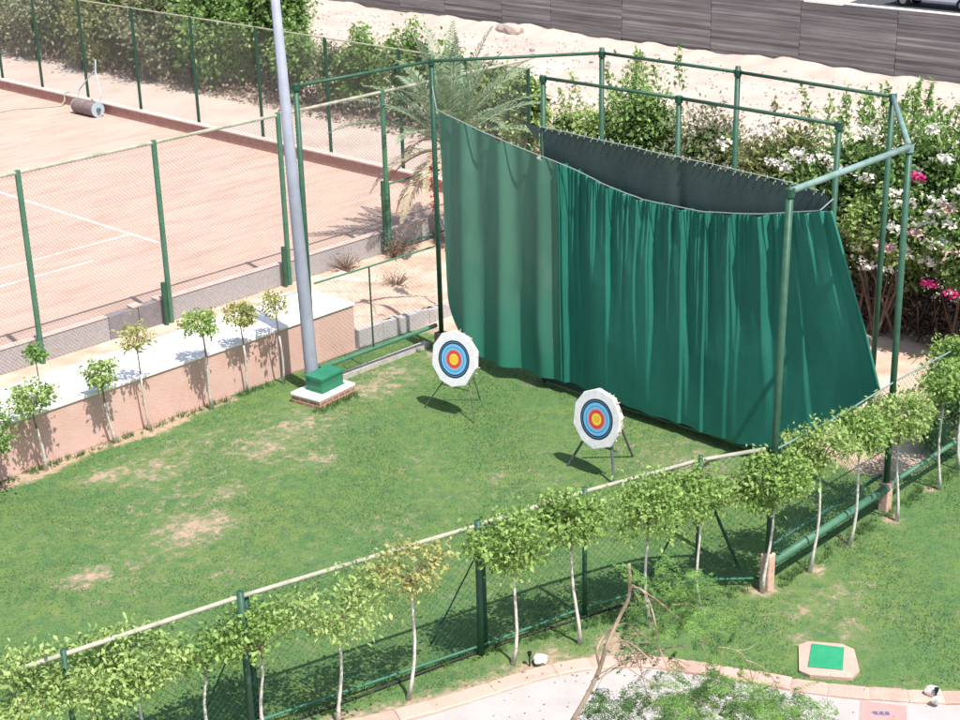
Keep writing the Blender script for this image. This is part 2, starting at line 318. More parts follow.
# paving inside
poly=[(p.x,p.y) for p in offset(KP,.30)]+[(20,3),(8,3),(6,12)]
poly=[(p.x,p.y) for p in reversed(offset(KP,.30))]; 
V=[(x,y,.03) for x,y in poly]+[(x*.55-.0,y*.62,.03) for x,y in poly]; n=len(poly)
o=MB().add(V,[(i,i+1,n+i+1,n+i) for i in range(n-1)]).build('paving',M['paving']); tag(o,kind='structure')
prof=[(-.02,.0),(-.02,.07),(.02,.095),(.29,.095),(.32,.075),(.32,.0)]
KD=smooth_path(KERB,12); mb=MB(); acc=0; cur=[0]
for i in range(1,len(KD)):
    acc+=(KD[i]-KD[i-1]).length
    if acc>rng.uniform(.42,.60) or i==len(KD)-1:
        cur.append(i); acc=0
def kpt(i,d,z):
    t=(KD[min(i+1,len(KD)-1)]-KD[max(i-1,0)]).normalized(); return (KD[i].x+t.y*d,KD[i].y-t.x*d,z)
for a,b in zip(cur[:-1],cur[1:]):
    h0=.085+rng.normal()*.006; dj=rng.normal()*.008; idx=list(range(a,b+1)); V=[];n_=len(idx)
    for q,i in enumerate(idx):
        e_=.012 if q in(0,n_-1) else 0
        for d,z in ((-.02,.0),(-.02+e_,.06-e_),(.02,h0-e_),(.29,h0-e_),(.315,h0-.025-e_),(.315,.0)): V.append(kpt(i,d+dj,z))
    F=[(k*6+m_,k*6+m_+1,(k+1)*6+m_+1,(k+1)*6+m_) for k in range(n_-1) for m_ in range(5)]
    # small joint: shrink along the run
    c0=Vector(V[3]); mb.add(V,F)
V=[];Fc=[]
o=mb.build('kerb',M['kerb']); tag(o,kind='structure')
# pink paver with a small dark blue mark
o=MB().add([(18.20,9.83,.036),(18.53,9.24,.036),(18.02,8.95,.036),(17.70,9.55,.036)],[(3,2,1,0)]).build('paver',M['paver_pink'])
tag(o,'pink square paver set in the pale path at the lower right corner','paver')
mk=MB(); 
for k in range(3):
    mk.box(-.12+.085*k,-.06+.085*k,-.04,.04,0,.004)
mk.box(-.12,.11,-.045,-.03,0,.0045)
mm=mk.build('painted_mark',mat('blue_mark',(.10,.13,.25),.7)); mm.parent=o; mm.location=(18.12,9.42,.038); mm.rotation_euler.z=-.9

# ---------------------------------------------------------------- grass blades
N=330000
px=rng.uniform(6,28.5,N); py=rng.uniform(7,26.6,N)
b=bare_at(px,py)*1.15+rng.normal(0,.20,N)+.12*np.sin(px*3.1+1.3*np.sin(py*2.2))*np.sin(py*2.7+px)
kx=np.array([p.x for p in KP]); ky=np.array([p.y for p in KP])
ky_at=np.interp(px,kx,ky); ok=(b<.32)&((py>ky_at+.03)|(px>20.8))&~((px>25.5)&(py>13.2))&~((px>24.9)&(py>22.5)&(py>26))
# keep clear: plinth and cover
ok&=~((px>20.0)&(px<21.5)&(py>24.5)&(py<25.7))
ok&=~((abs(px-18.83)<.5)&(abs(py-10.8)<.5))
px=px[ok];py=py[ok]; N=len(px)
th=rng.uniform(0,2*np.pi,N); h=rng.uniform(.015,.04,N)*(1+.4*np.sin(px*1.9)*np.sin(py*1.4)); wd=rng.uniform(.006,.012,N); lean=rng.uniform(.1,1.1,N)*h; la=rng.uniform(0,2*np.pi,N)
z0=.014
A=np.stack([px-np.cos(th)*wd,py-np.sin(th)*wd,np.full(N,z0)],-1); B=np.stack([px+np.cos(th)*wd,py+np.sin(th)*wd,np.full(N,z0)],-1)
Cc=np.stack([px+np.cos(la)*lean,py+np.sin(la)*lean,z0+h],-1)
o=quads('grass',np.stack([A,B,Cc],1),M['blade'],k=3); tag(o,'short mown green grass blades covering the lawn','grass',kind='stuff')

# ---------------------------------------------------------------- chain link helper
def chainlink(mb, a, b, za, zb, pitch=.1, r=.0022, sag=0, m=0):
    """mesh panel between plan points a, b; za/zb = (z0,z1) at either end"""
    a=np.array(a,float); b=np.array(b,float); L=np.linalg.norm(b-a); d=(b-a)/L; nn=np.array([-d[1],d[0]])
    def pt(u,t,off):
        z0=za[0]+(zb[0]-za[0])*u/L; z1=za[1]+(zb[1]-za[1])*u/L
        return np.array([*(a+d*u+nn*off), z0+(z1-z0)*t])
    H=((za[1]-za[0])+(zb[1]-zb[0]))/2; step=pitch*math.sqrt(2)
    c=-H
    while c<L:
        for sgn in (1,-1):
            # u = c + H*t  or  u = c + H*(1-t)
            t0,t1=max(0,-c/H),min(1,(L-c)/H)
            if t1-t0>.01:
                if sgn>0: p=pt(c+H*t0,t0,.003); q=pt(c+H*t1,t1,.003)
                else: p=pt(c+H*t0,1-t0,-.003); q=pt(c+H*t1,1-t1,-.003)
                mb.tube([p,q],r,n=3,m=m,cap=False)
        c+=step

def sl(c): return c
# ---------------------------------------------------------------- pink retaining wall with white coping
WL0,WL1=8.0,23.3; YF=26.76
t=tag(empty('planter_wall',(15,YF,0)),'long low pink rendered wall with a broad white coping on the left of the lawn','wall')
mb=MB(); mb.box(WL0,20.55,YF,YF+.25,0,1.14); mb.box(20.553,20.95,YF+.004,YF+.25,0,1.14); mb.box(20.953,WL1,YF+.035,YF+.25,0,1.14)
mb.box(WL1-.25,WL1-.003,YF+.26,28.4,0,1.14); mb.box(WL0,WL1-.26,28.3,28.48,0,1.13)
bevel(mb.build('wall_face',M['pink'],t),.02)
mb=MB(); mb.box(WL0,20.57,YF-.035,28.46,1.145,1.215); mb.box(20.573,WL1+.02,YF-.0,28.50,1.145,1.212)
bevel(mb.build('coping',M['coping'],t),.015)
# low broken cement wall and rough bank right of the planter wall
V=[];nx=40;ny=22
for j in range(ny):
    for i in range(nx):
        x=23.36+i*(3.6)/(nx-1); y=26.9+j*(4.6)/(ny-1)
        v=j/(ny-1); z=.46*(1-.55*v)*(1-.45*((i/(nx-1))**2)) + .05*math.sin(x*5+y*3)+rng.normal()*.014
        if j==0: y-=.08; 
        if i==0: z=.5*(1-v)+.02
        if i in(nx-1,) or j==ny-1: z=.0
        V.append((x,y,z))
V2=list(V); Fc=[(j*nx+i,j*nx+i+1,(j+1)*nx+i+1,(j+1)*nx+i) for j in range(ny-1) for i in range(nx-1)]
base=len(V2)
mb=MB().add(V2,Fc); tag(mb.build('sand_bank',M['soil'],smooth=False),kind='structure')
mb=MB(); n=16
for i in range(n):
    x0=23.34+i*.2; h=.52-.012*i+rng.uniform(-.03,.03); mb.box(x0,x0+.199,26.70+rng.uniform(-.012,.012),26.92,0,h)
tag(mb.build('cement_kerb_wall',M['grey_wall']),'rough low grey cement wall behind the mesh fence left of the net','wall')
# grey court wall
t=tag(empty('court_wall',(22,32.1,0)),'low grey block wall with a pink cap along the near side of the clay court','wall')
bevel(MB().box(8,19.75,32.0,32.2,0,.60).box(21.45,33.2,32.0,32.2,0,.61).build('block_wall',M['grey_wall'],t),.01)
o=bevel(MB().box(19.753,20.62,31.97,32.22,0,.63).box(20.64,21.447,31.97,32.22,0,.64).build('shadow_panel',M['grey_dark'],t),.015); o['label']='stretch of the low grey wall coloured dark as a cast shadow'  # cast shadow on the wall put in as dark blocks
mb=MB().box(8,19.75,31.98,32.22,.603,.63).box(21.45,33.2,31.98,32.22,.613,.64)
mb.box(20.45,20.75,31.96,32.23,.643,.70).box(21.2,21.446,31.96,32.23,.643,.71)
bevel(mb.build('wall_cap',M['curb_top'],t),.01)
# far curb of the court
t=tag(empty('court_curb',(35,55,0)),'long pink concrete curb with a pale top along the far edge of the clay court','curb')
mb=MB()
y=32.4
while y<88: mb.box(34.86,35.10,y,y+1.99,0,.38+rng.uniform(-.006,.006)); y+=2
mb.build('curb_side',M['curb'],t); MB().box(34.83,35.12,32.4,88.5,.39,.44).build('curb_top',M['curb_top'],t)

# ---------------------------------------------------------------- court fences
def fence_posts(t, pts, z0, z1, r, m, name='post'):
    for (x,y) in pts:
        MB().tube([(x,y,z0),(x,y,z1)],r,10).build(name,m,t,smooth=False)
# near side (parallel to the wall)
t=tag(empty('court_fence',(21.5,31.9,0)),'tall pale green post and wire mesh fence on the near side of the clay court','fence')
CX=[13.7,17.75,21.52,25.46,29.2]
fence_posts(t,[(x,31.88) for x in CX],0,4.78,.07,M['green_light'])
for x in CX[2:]:
    MB().tube([(x-.19,31.82,0),(x-.19,31.82,1.15 if x<29 else 2.2)],.06,10).build('brace_post',M['green_paint'],t)
MB().tube([(9,31.88,4.74),(35.3,31.88,4.70)],.045,8).build('top_rail',M['rail_bleached'],t)
mb=MB(); chainlink(mb,(12,31.88),(29.2,31.88),(.05,4.7),(.05,4.7),.075,.0024); mb.build('wire_mesh',M['vinyl_pale'],t)
mb=MB(); chainlink(mb,(29.2,31.88),(35.3,31.88),(2.2,4.7),(2.2,4.7),.075,.0024); mb.build('wire_mesh',M['vinyl_pale'],t)
# gate
t=tag(empty('court_gate',(31.2,31.9,0)),'small green pipe gate under the palm at the corner of the clay court','gate')
mb=MB().tube([(29.3,31.88,.15),(29.3,31.88,2.05),(32.6,31.88,2.05),(32.6,31.88,.15),(29.3,31.88,.15)],.035,8); mb.build('gate_frame',M['green_light'],t)
mb=MB(); chainlink(mb,(29.3,31.88),(32.6,31.88),(.15,2.05),(.15,2.05),.12,.002); mb.build('wire_mesh',M['vinyl_pale'],t)
# far side
t=tag(empty('court_back_fence',(35.3,50,0)),'tall dark green post and wire mesh fence along the far side of the clay court','fence')
FY=[31.9,34.6,37.65,41.36,45.17,49.1,52.95,56.75,60.3,63.6,67.4,71.2,75]
fence_posts(t,[(35.32,y) for y in FY],0,4.42,.06,M['green_dark'])
MB().tube([(35.32,31.9,4.40),(35.32,76,4.40)],.028,8).build('top_rail',M['rail_bleached'],t)
mb=MB(); chainlink(mb,(35.32,31.9),(35.32,76),(.4,4.38),(.4,4.38),.09,.003); mb.build('wire_mesh',M['wire_hazy'],t)

# ---------------------------------------------------------------- far board wall, stones
t=tag(empty('board_wall',(60.7,50,0)),'long tall dark weathered board wall across the back of the sandy lot','wall')
y=-20
mb=MB()
while y<140:
    L_=rng.uniform(3.2,5.5); z=-.1; k=0
    while z<2.75:
        hb_=min(rng.uniform(.13,.17),2.84-z); mb.box(60.62+rng.uniform(0,.035),60.84,y+rng.uniform(0,.02),y+L_-rng.uniform(.005,.03),z,z+hb_-.008); z+=hb_
    y+=L_
mb.build('boards',M['boards'],t)
MB().box(60.58,60.88,-20,140,2.86,2.90).build('wall_cap',M['coping'],t)
def rock(name,x,y,z,s,m,label,group=None,seed=0,cat='stone'):
    r=np.random.default_rng(seed); import bmesh
    bm=bmesh.new(); bmesh.ops.create_icosphere(bm,subdivisions=2,radius=1)
    ph=r.uniform(0,6,3)
    for v in bm.verts:
        k=1+.22*math.sin(v.co.x*2.6+ph[0])+.18*math.sin(v.co.y*3.1+ph[1])+r.normal()*.05; v.co=Vector((v.co.x*s[0]*k,v.co.y*s[1]*k,v.co.z*s[2]*k))
    me=bpy.data.meshes.new(name); bm.to_mesh(me); bm.free(); me.materials.append(m); o=bpy.data.objects.new(name,me); COL.objects.link(o); o.location=(x,y,z); o.rotation_euler.z=r.uniform(0,6)
    return tag(o,label,cat,group)
for i in range(16):
    rock('field_stone',rng.uniform(54,60.2),rng.uniform(32,62),.05,tuple(rng.uniform(.06,.2,3)*(1,1,.6)),M['stone'] if i%2 else M['grey_dark'],'lump of rubble lying on the bare sand before the far board wall','rubble on the sand',i+50,'stone')
rock('sand_mound',58.9,54.5,.2,(.8,.5,.35),M['sand'],'largest pale heap of sand at the foot of the far board wall',None,9,'heap')

N=2600; P=np.stack([rng.uniform(44,60,N),rng.uniform(26,75,N),np.full(N,.02)],-1); th=rng.uniform(0,6.28,N); sz=rng.uniform(.015,.07,N)[:,None]
a_=np.stack([np.cos(th),np.sin(th),0*th],-1)*sz; b_=np.stack([-np.sin(th),np.cos(th),0*th],-1)*sz; up_=np.array([0,0,1.])*sz*.9
F4=np.concatenate([np.stack([P+a_,P+b_,P+up_],1),np.stack([P+b_,P-a_,P+up_],1),np.stack([P-a_,P-b_,P+up_],1),np.stack([P-b_,P+a_,P+up_],1)])
o=quads('gravel',F4,M['stone_dull'],k=3); tag(o,'small stones strewn over the bare sandy lot','gravel',kind='stuff')
# ---------------------------------------------------------------- white van beyond the wall
t=tag(empty('parked_van',(78.9,41.2,0)),'white van parked on dark asphalt beyond the board wall at the top right','van')
def van():
    prof=[(-2.55,.42),(-2.6,.9),(-2.5,1.95),(-2.35,2.1),(1.0,2.1),(1.35,1.95),(1.85,1.25),(2.45,1.0),(2.6,.75),(2.6,.42)]
    mb=MB(); 
    V=[(x,41.1+s,z) for x in (78.0,79.8) for s,z in prof]; n=len(prof)
    mb.add(V,[tuple(range(n-1,-1,-1)),tuple(range(n,2*n))]+[(i,(i+1)%n,n+(i+1)%n,n+i) for i in range(n)])
    bevel(mb.build('body',M['van_white'],t),.06,3)
    for y0,y1,z1 in ((-2.0,-.9,1.85),(-.75,.25,1.85),(.35,1.25,1.8)):
        MB().hexa([(77.99,41.1+y0,1.25),(78.0,41.1+y0,1.25),(78.0,41.1+y1,1.25),(77.99,41.1+y1,1.25)],[(77.99,41.1+y0,z1),(78.0,41.1+y0,z1),(78.0,41.1+y1-(.3 if y1>1 else 0),z1),(77.99,41.1+y1-(.3 if y1>1 else 0),z1)]).build('side_window',M['glass'],t)
    for y in (-1.75,1.75):
        for x in (78.08,79.55):
            wobj=MB().tube([(x-.1,41.1+y,.36),(x+.1,41.1+y,.36)],.36,20).build('wheel',M['rubber'],t)
            r_=MB().tube([(x-.115,41.1+y,.36),(x-.09,41.1+y,.36)],.2,14).build('rim',M['chrome']); r_.parent=wobj
    MB().box(78.1,79.7,43.7,43.76,.45,.65).build('bumper',M['black'],t)
    MB().box(78.15,78.45,43.63,43.68,.8,.95).build('headlight',M['glass'],t); MB().box(79.35,79.65,43.63,43.68,.8,.95).build('headlight',M['glass'],t)
    MB().box(77.985,77.995,40.0,40.5,.85,1.0).build('side_mark',mat('van_mark',(.6,.2,.3),.5),t)
van()

# ---------------------------------------------------------------- court roller leaning by the curb
t=tag(empty('court_roller',(34.35,55.3,0)),'heavy grey court roller with a pale blue handle frame standing by the far curb','roller')
MB().tube([(34.3,54.55,.31),(34.3,56.0,.31)],.31,22).build('drum',M['roller'],t)
MB().tube([(34.3,54.50,.31),(34.3,54.545,.31)],.30,22).build('end_plate',M['roller_blue'],t); MB().tube([(34.3,56.005,.31),(34.3,56.05,.31)],.30,22).build('end_plate',M['roller_blue'],t)
MB().tube([(34.3,54.47,.31),(34.5,54.47,.9),(34.75,55.1,1.75)],.03,6).tube([(34.3,56.08,.31),(34.5,56.08,.9),(34.75,55.2,1.75)],.03,6).tube([(34.75,55.1,1.7),(34.85,55.15,2.2)],.035,6).build('handle',M['roller_blue'],t)
MB().tube([(34.3,54.42,.31),(34.3,54.5,.31)],.09,10).build('hub',M['leg_dark'],t)
o=MB().tube([(35.2,58.0,.45),(34.9,57.9,.47),(34.75,57.7,.2),(34.5,57.6,.04),(33.9,57.9,.03),(33.0,58.6,.03),(32.0,58.6,.03)],.03,6).build('hose',M['rail_bleached']); tag(o,'thin pale hose hanging over the far curb left of the roller','hose')

# ---------------------------------------------------------------- net cage
Z7=7.0
T={'P0':(20.9,25.5),'P1':(24.64,25.2),'P2':(27.7,22.73),'P3':(27.7,18.98),'P4':(27.45,15.14),'P5':(23.98,12.84),'P6':(20.29,12.84),'Q0':(24.72,21.9),'Q1':(24.80,18.37),'Q2':(24.72,14.68)}
BASE={'P1':(24.72,25.25),'P6':(20.12,12.80),'P5':(24.05,12.80),'P0':(20.98,25.62)}
t=tag(empty('net_cage',(24,19,0)),'tall dark green pipe cage that carries the hanging net round the targets','frame')
for k,(x,y) in T.items():
    bx,by=BASE.get(k,(x,y)); m=M['green_dark'] if k in('P1',) else M['green_paint']
    r=.06 if k[0]=='P' else .055
    MB().tube([(bx,by,0),(x,y,Z7+ (.12 if k in('P2','P3') else .05))],r,12).build('post',m,t,smooth=True)
def rail(a,b,m=M['green_paint'],r=.038,za=Z7,zb=Z7): MB().tube([(*T[a],za),(*T[b],zb)],r,10).build('rail',m,t,smooth=True)
rail('P0','P1');rail('P1','P2');rail('P2','P3');rail('P3','P4');rail('P4','P5',M['rail_grey'],.05);rail('P5','P6',M['rail_grey'],.055);rail('Q0','Q1');rail('Q1','Q2')
for k_,(x,y) in T.items():
    bx,by=BASE.get(k_,(x,y)); MB().tube([(x,y,Z7-.09),(x,y,Z7+.04)],.08,12).build('clamp',M['rail_grey'] if k_=='P5' else M['green_dark'],t)
for k,m,h,sx in (('P6',M['footing'],.70,.095),('P5',M['footing'],.60,.095),('P1',M['pillar_brown'],.42,.13)):
    x,y=BASE[k]; mb=MB().box(x-sx,x+sx,y-sx,y+sx,0,h); bevel(mb.build('footing',m,t),.02)
    if k=='P1':  mb=MB().box(x+.2,x+.42,y-.35,y-.1,0,.3); bevel(mb.build('footing',m,t),.02)
# ---------------------------------------------------------------- front curtain
def curtain():
    ys_top=[24.84,24.50,22.79,21.37,19.97,18.92,17.42,16.02,14.45]; zs_top=[6.2,6.08,5.67,5.37,5.06,4.92,4.94,5.15,5.55]
    s=np.linspace(0,1,900)
    yt=24.52+(14.42-24.52)*s; yb=24.42+(14.42-24.42)*s-1.25*np.clip((s-.72)/.28,0,1)**1.6
    ztop=np.interp(-yt,[-y for y in ys_top],zs_top)
    zbot=np.interp(s,[0,.03,.1,.3,.6,.8,1],[.62,.42,.36,.30,.28,.30,.34])
    T_=np.linspace(0,1,110)
    # pleats: (s position, depth, width, return length, reach down 0..1, lower end drift)
    r=np.random.default_rng(11)
    pl=[(.335,.16,.012,.05,1.0,.0),(.372,.12,.006,.03,.75,.012),(.40,.07,.005,.03,.35,0),(.425,.10,.006,.04,.45,0),(.463,.13,.006,.045,.72,.004),(.49,.06,.004,.03,.3,0),(.515,.07,.005,.03,.35,0),
        (.545,.06,.005,.03,.25,0),(.577,.15,.008,.05,.95,.0),(.60,.06,.005,.03,.35,0),(.628,.06,.005,.03,.3,0),(.655,.16,.009,.05,.97,.02),(.69,.06,.005,.03,.4,0),(.715,.13,.006,.05,.65,.012),
        (.745,.06,.005,.03,.3,0),(.775,.14,.008,.06,.6,.01),(.81,.07,.005,.03,.3,0),(.845,.16,.013,.06,.98,.0),(.875,.07,.006,.03,.55,0),(.905,.06,.005,.03,.3,0),(.945,.07,.006,.03,.35,0),(.975,.12,.008,.03,1.0,.0)]
    for k in range(34): pl.append((.335+.63*(k+r.uniform(-.3,.3))/34,r.uniform(.035,.075),.0045,.02,r.uniform(.10,.30),0))
    for k in range(16): pl.append((.35+.6*(k+r.uniform(-.4,.4))/16,r.uniform(.04,.08),.006,.035,r.uniform(.5,1.5),r.uniform(-.004,.008)))
    V=[];nS=len(s)
    for j,tt in enumerate(T_):
        zb_=zbot+1.95*np.clip((s-.80)/.20,0,1)**2.0; y=yt+(yb-yt)*tt; z=ztop+(zb_-ztop)*tt
        # lower-left corner drawn in
        y=y - .50*np.exp(-s/.03)*max(0,(tt-.80)/.20)**2
        x=np.full(nS,24.08)+ .30*np.clip(s/.33,0,1) - .22*np.clip((s-.33)/.6,0,1)
        # broad soft folds on the left width
        wgt=np.clip((.335-s)/.03,0,1)
        x=x+wgt*(.055+.05*tt)*np.sin(s/.33*2*math.pi*3.1+.7+.6*tt)+wgt*.03*np.sin(s/.33*2*math.pi*6.3+2+1.5*tt)*(1-.6*tt)
        x=x+wgt*.16*np.exp(-((s-.26+.12*(1-tt))/.03)**2)*np.clip((tt-.6)/.3,0,1)*.7
        for (sp,d,w_,ret,reach,dr) in pl:
            q_=tt/reach; fade=(max(0.,1-q_**2.2)) if reach<1 else 1
            if fade<=0: continue
            w_=w_*(.55+.75*tt); ret=ret*(1+.8*tt)
            u=s-(sp+dr*tt+.0015*math.sin(tt*9+sp*60)); g=np.where(u<0,0,np.where(u<w_,.5-.5*np.cos(np.pi*np.clip(u/w_,0,1)),np.clip(1-(u-w_)/ret,0,1)))
            topf=1-.35*tt
            x=x+d*g*fade*topf
        ripple=.012*np.sin(s*140+3*np.sin(s*37))*(1-tt)**2*(s>.33)
        x=x+ripple+.02*np.sin(s*31+4*tt)*np.sin(tt*5+s*9)+.05*np.sin(tt*3.1)*np.sin(s*9)
        if j==0: z=z-.03+.03*np.sin(s*170)
        if j==len(T_)-1: z=z+.012*np.sin(s*40)+.012*np.sin(s*93)
        V.append(np.stack([x,y,z],-1))
    V=np.array(V); nT=len(T_)
    F=[];mi=[]
    for j in range(nT-1):
        for i in range(nS-1):
            F.append((j*nS+i,(j+1)*nS+i,(j+1)*nS+i+1,j*nS+i+1)); mi.append(1 if s[i]<.325+.004*math.sin(j*.4) else 0)
    mb=MB(); mb.add(V.reshape(-1,3),F); mb.m=mi
    o=mb.build('net_curtain',[M['curtain'],M['curtain_left']],smooth=True)
    tag(o,'large dark green pleated cloth curtain hanging in front behind the two targets','curtain')
    sx_=np.convolve(np.pad(V[0,:,0],60,mode='edge'),np.ones(121)/121,mode='valid'); cab=[(24.64,25.2,6.45)]+[(float(sx_[i])-.05,float(V[0,i,1]),float(np.interp(-V[0,i,1],[-y for y in ys_top],zs_top))+.0) for i in range(0,nS,20)]+[(24.72,14.68,5.62)]
    c=MB().tube(cab,.012,5).build('cable',M['cloth_cable']); c.parent=o
    edge=[(float(V[j,nS-1,0])-.02,float(V[j,nS-1,1]),float(V[j,nS-1,2])) for j in range(0,nT,3)]
    c=MB().tube(edge,.03,6).build('edge_hem',M['curtain'],smooth=True); c.parent=o
    seam=[(float(V[j,296,0])-.025,float(V[j,296,1]),float(V[j,296,2])) for j in range(0,nT,2)]
    c=MB().tube(seam,.018,5).build('seam',M['curtain']); c.parent=o
curtain()
# rear windbreak
def backnet():
    nS,nT=200,40; V=[]
    for j in range(nT):
        tt=j/(nT-1)
        for i in range(nS):
            s=i/(nS-1); y=21.95+(14.75-21.95)*s; zt=5.92-.10*s-.16*s*s; 
            z=zt+(.05-zt)*tt + (.02*math.sin(s*150) if j==0 else 0)
            x=24.66+.03*math.sin(s*9+tt*2)+.02*math.sin(s*23+tt*5)+.05*math.exp(-((s-.52)/.02)**2)
            V.append((x-.0,y,z))
    F=[(j*nS+i,(j+1)*nS+i,(j+1)*nS+i+1,j*nS+i+1) for j in range(nT-1) for i in range(nS-1)]
    o=MB().add(V,F).build('windbreak_net',M['backnet'],smooth=True)
    tag(o,'flat blackish green windbreak net stretched behind the pleated curtain','net')
    mb=MB()
    for i in range(0,nS,5):
        x,y,z=V[i]; mb.tube([(x-.02,y+.02,z-.05),(x+.03,y,z+.06),(x-.03,y-.04,z+.01)],.012,4)
    mb.tube([(V[i][0],V[i][1],V[i][2]+.03) for i in range(0,nS,8)],.012,5)
    c=mb.build('lacing',M['cloth_cable']); c.parent=o
    c=MB().add([(24.64,21.95,5.95),(24.6,22.35,5.98),(24.63,21.95,5.6)],[(0,1,2)]).build('loose_corner',M['backnet']); c.parent=o
backnet()

# ---------------------------------------------------------------- mesh fences round the range
# side fence between lamp and cage
t=tag(empty('side_fence',(22.8,25.35,0)),'green wire mesh fence between the lamp pole and the net cage','fence')
MB().tube([(20.98,25.4,.58),(24.6,25.3,.62)],.055,8).build('bottom_rail',M['green_light'],t)
MB().tube([(20.98,25.4,2.6),(24.64,25.3,2.6)],.022,8).build('top_rail',M['vinyl'],t)
MB().tube([(22.58,25.34,.6),(22.56,25.34,2.6)],.02,8).build('post',M['green_dark'],t)
mb=MB(); chainlink(mb,(21.0,25.36),(24.6,25.3),(.6,2.58),(.6,2.58),.075,.0022); mb.build('wire_mesh',M['vinyl_pale'],t)
MB().box(21.5,24.55,25.5,25.68,0,.14).build('plinth',M['cement'],t)
# front fence
NP=[(6.5,17.3),(9.0,16.7),(11.55,16.13),(15.35,15.06),(17.35,14.58),(18.75,14.08),(19.35,13.75),(20.12,12.95)]
NZ=[2.3,2.3,2.3,2.32,2.31,2.34,2.42,2.6]
t=tag(empty('front_fence',(15.3,15.1,0)),'waist high green mesh fence with a sun bleached top pipe crossing the foreground','fence')
t['label']='green wire mesh fence with a sun bleached top pipe crossing the whole foreground lawn'
MB().tube([(*p,z) for p,z in zip(NP,NZ)],.036,10).build('top_rail',M['rail_bleached'],t,smooth=True)
MB().tube([(p[0],p[1],.16) for p in NP],.022,8).build('bottom_rail',M['vinyl'],t,smooth=True)
for i in (1,2,3,4,6):
    x,y=NP[i]; r=.055 if i in(2,3) else .04
    MB().tube([(x,y-.04,-.0),(x,y-.04,NZ[i]+.1)],r,12).build('post',M['green_paint'],t,smooth=True)
    if i in (2,3):
        MB().tube([(x+.16,y+.02,0),(x+.13,y+.02,NZ[i]-.05)],.05,12).build('post',M['green_dark'],t,smooth=True)
        MB().tube([(x-.03,y+.05,1.7),(x-.35,y+.75,.05)],.014,6).build('brace',M['green_dark'],t)
x,y=NP[6]; MB().tube([(x,y,1.9),(x-.9,y+.5,.05)],.02,6).build('brace',M['green_dark'],t); MB().tube([(x,y,2.2),(x+.75,y-.4,.2)],.03,6).build('brace',M['green_dark'],t)
for a in range(len(NP)-1):
    mb=MB(); chainlink(mb,NP[a],NP[a+1],(.17,NZ[a]-.02),(.17,NZ[a+1]-.02),.085,.0026); mb.build('wire_mesh',M['vinyl'],t)
# right fence
t=tag(empty('right_fence',(24,12.8,0)),'green wire mesh fence with thick low pipes running right from the pink pillar','fence')
MB().tube([(20.15,12.80,2.61),(22.2,12.8,2.57),(24.05,12.8,2.63),(27.4,12.8,2.58),(31,12.8,2.6)],.016,6).build('top_rail',M['rail_grey'],t)
MB().tube([(20.25,12.76,.50),(24.0,12.76,.50)],.075,12).tube([(24.15,12.78,.52),(31,12.78,.52)],.05,10).build('bottom_rail',M['green_light'],t,smooth=True)
MB().tube([(20.25,12.9,.72),(24.0,12.9,.72)],.035,8).build('middle_rail',M['green_paint'],t,smooth=True)
for x in (27.6,30.9): MB().tube([(x,12.8,0),(x,12.8,2.62)],.045,10).build('post',M['green_paint'],t)
mb=MB(); chainlink(mb,(20.2,12.84),(24.0,12.84),(.2,2.58),(.2,2.6),.085,.0026); mb.build('wire_mesh',M['vinyl'],t)
mb=MB(); chainlink(mb,(24.1,12.84),(30.9,12.84),(.2,2.6),(.2,2.58),.085,.0026); mb.build('wire_mesh',M['vinyl'],t)
# thin black tube along the outside of the front fence
o=MB().tube([(9.5,16.3,.05),(11.6,15.95,.04),(14.67,15.25,.05),(16.2,14.85,.04),(17.96,14.3,.05),(19.2,13.3,.04)],.022,6).build('black_ground_tube',M['hose']); tag(o,'thin black tube lying in the grass along the front fence','hose')

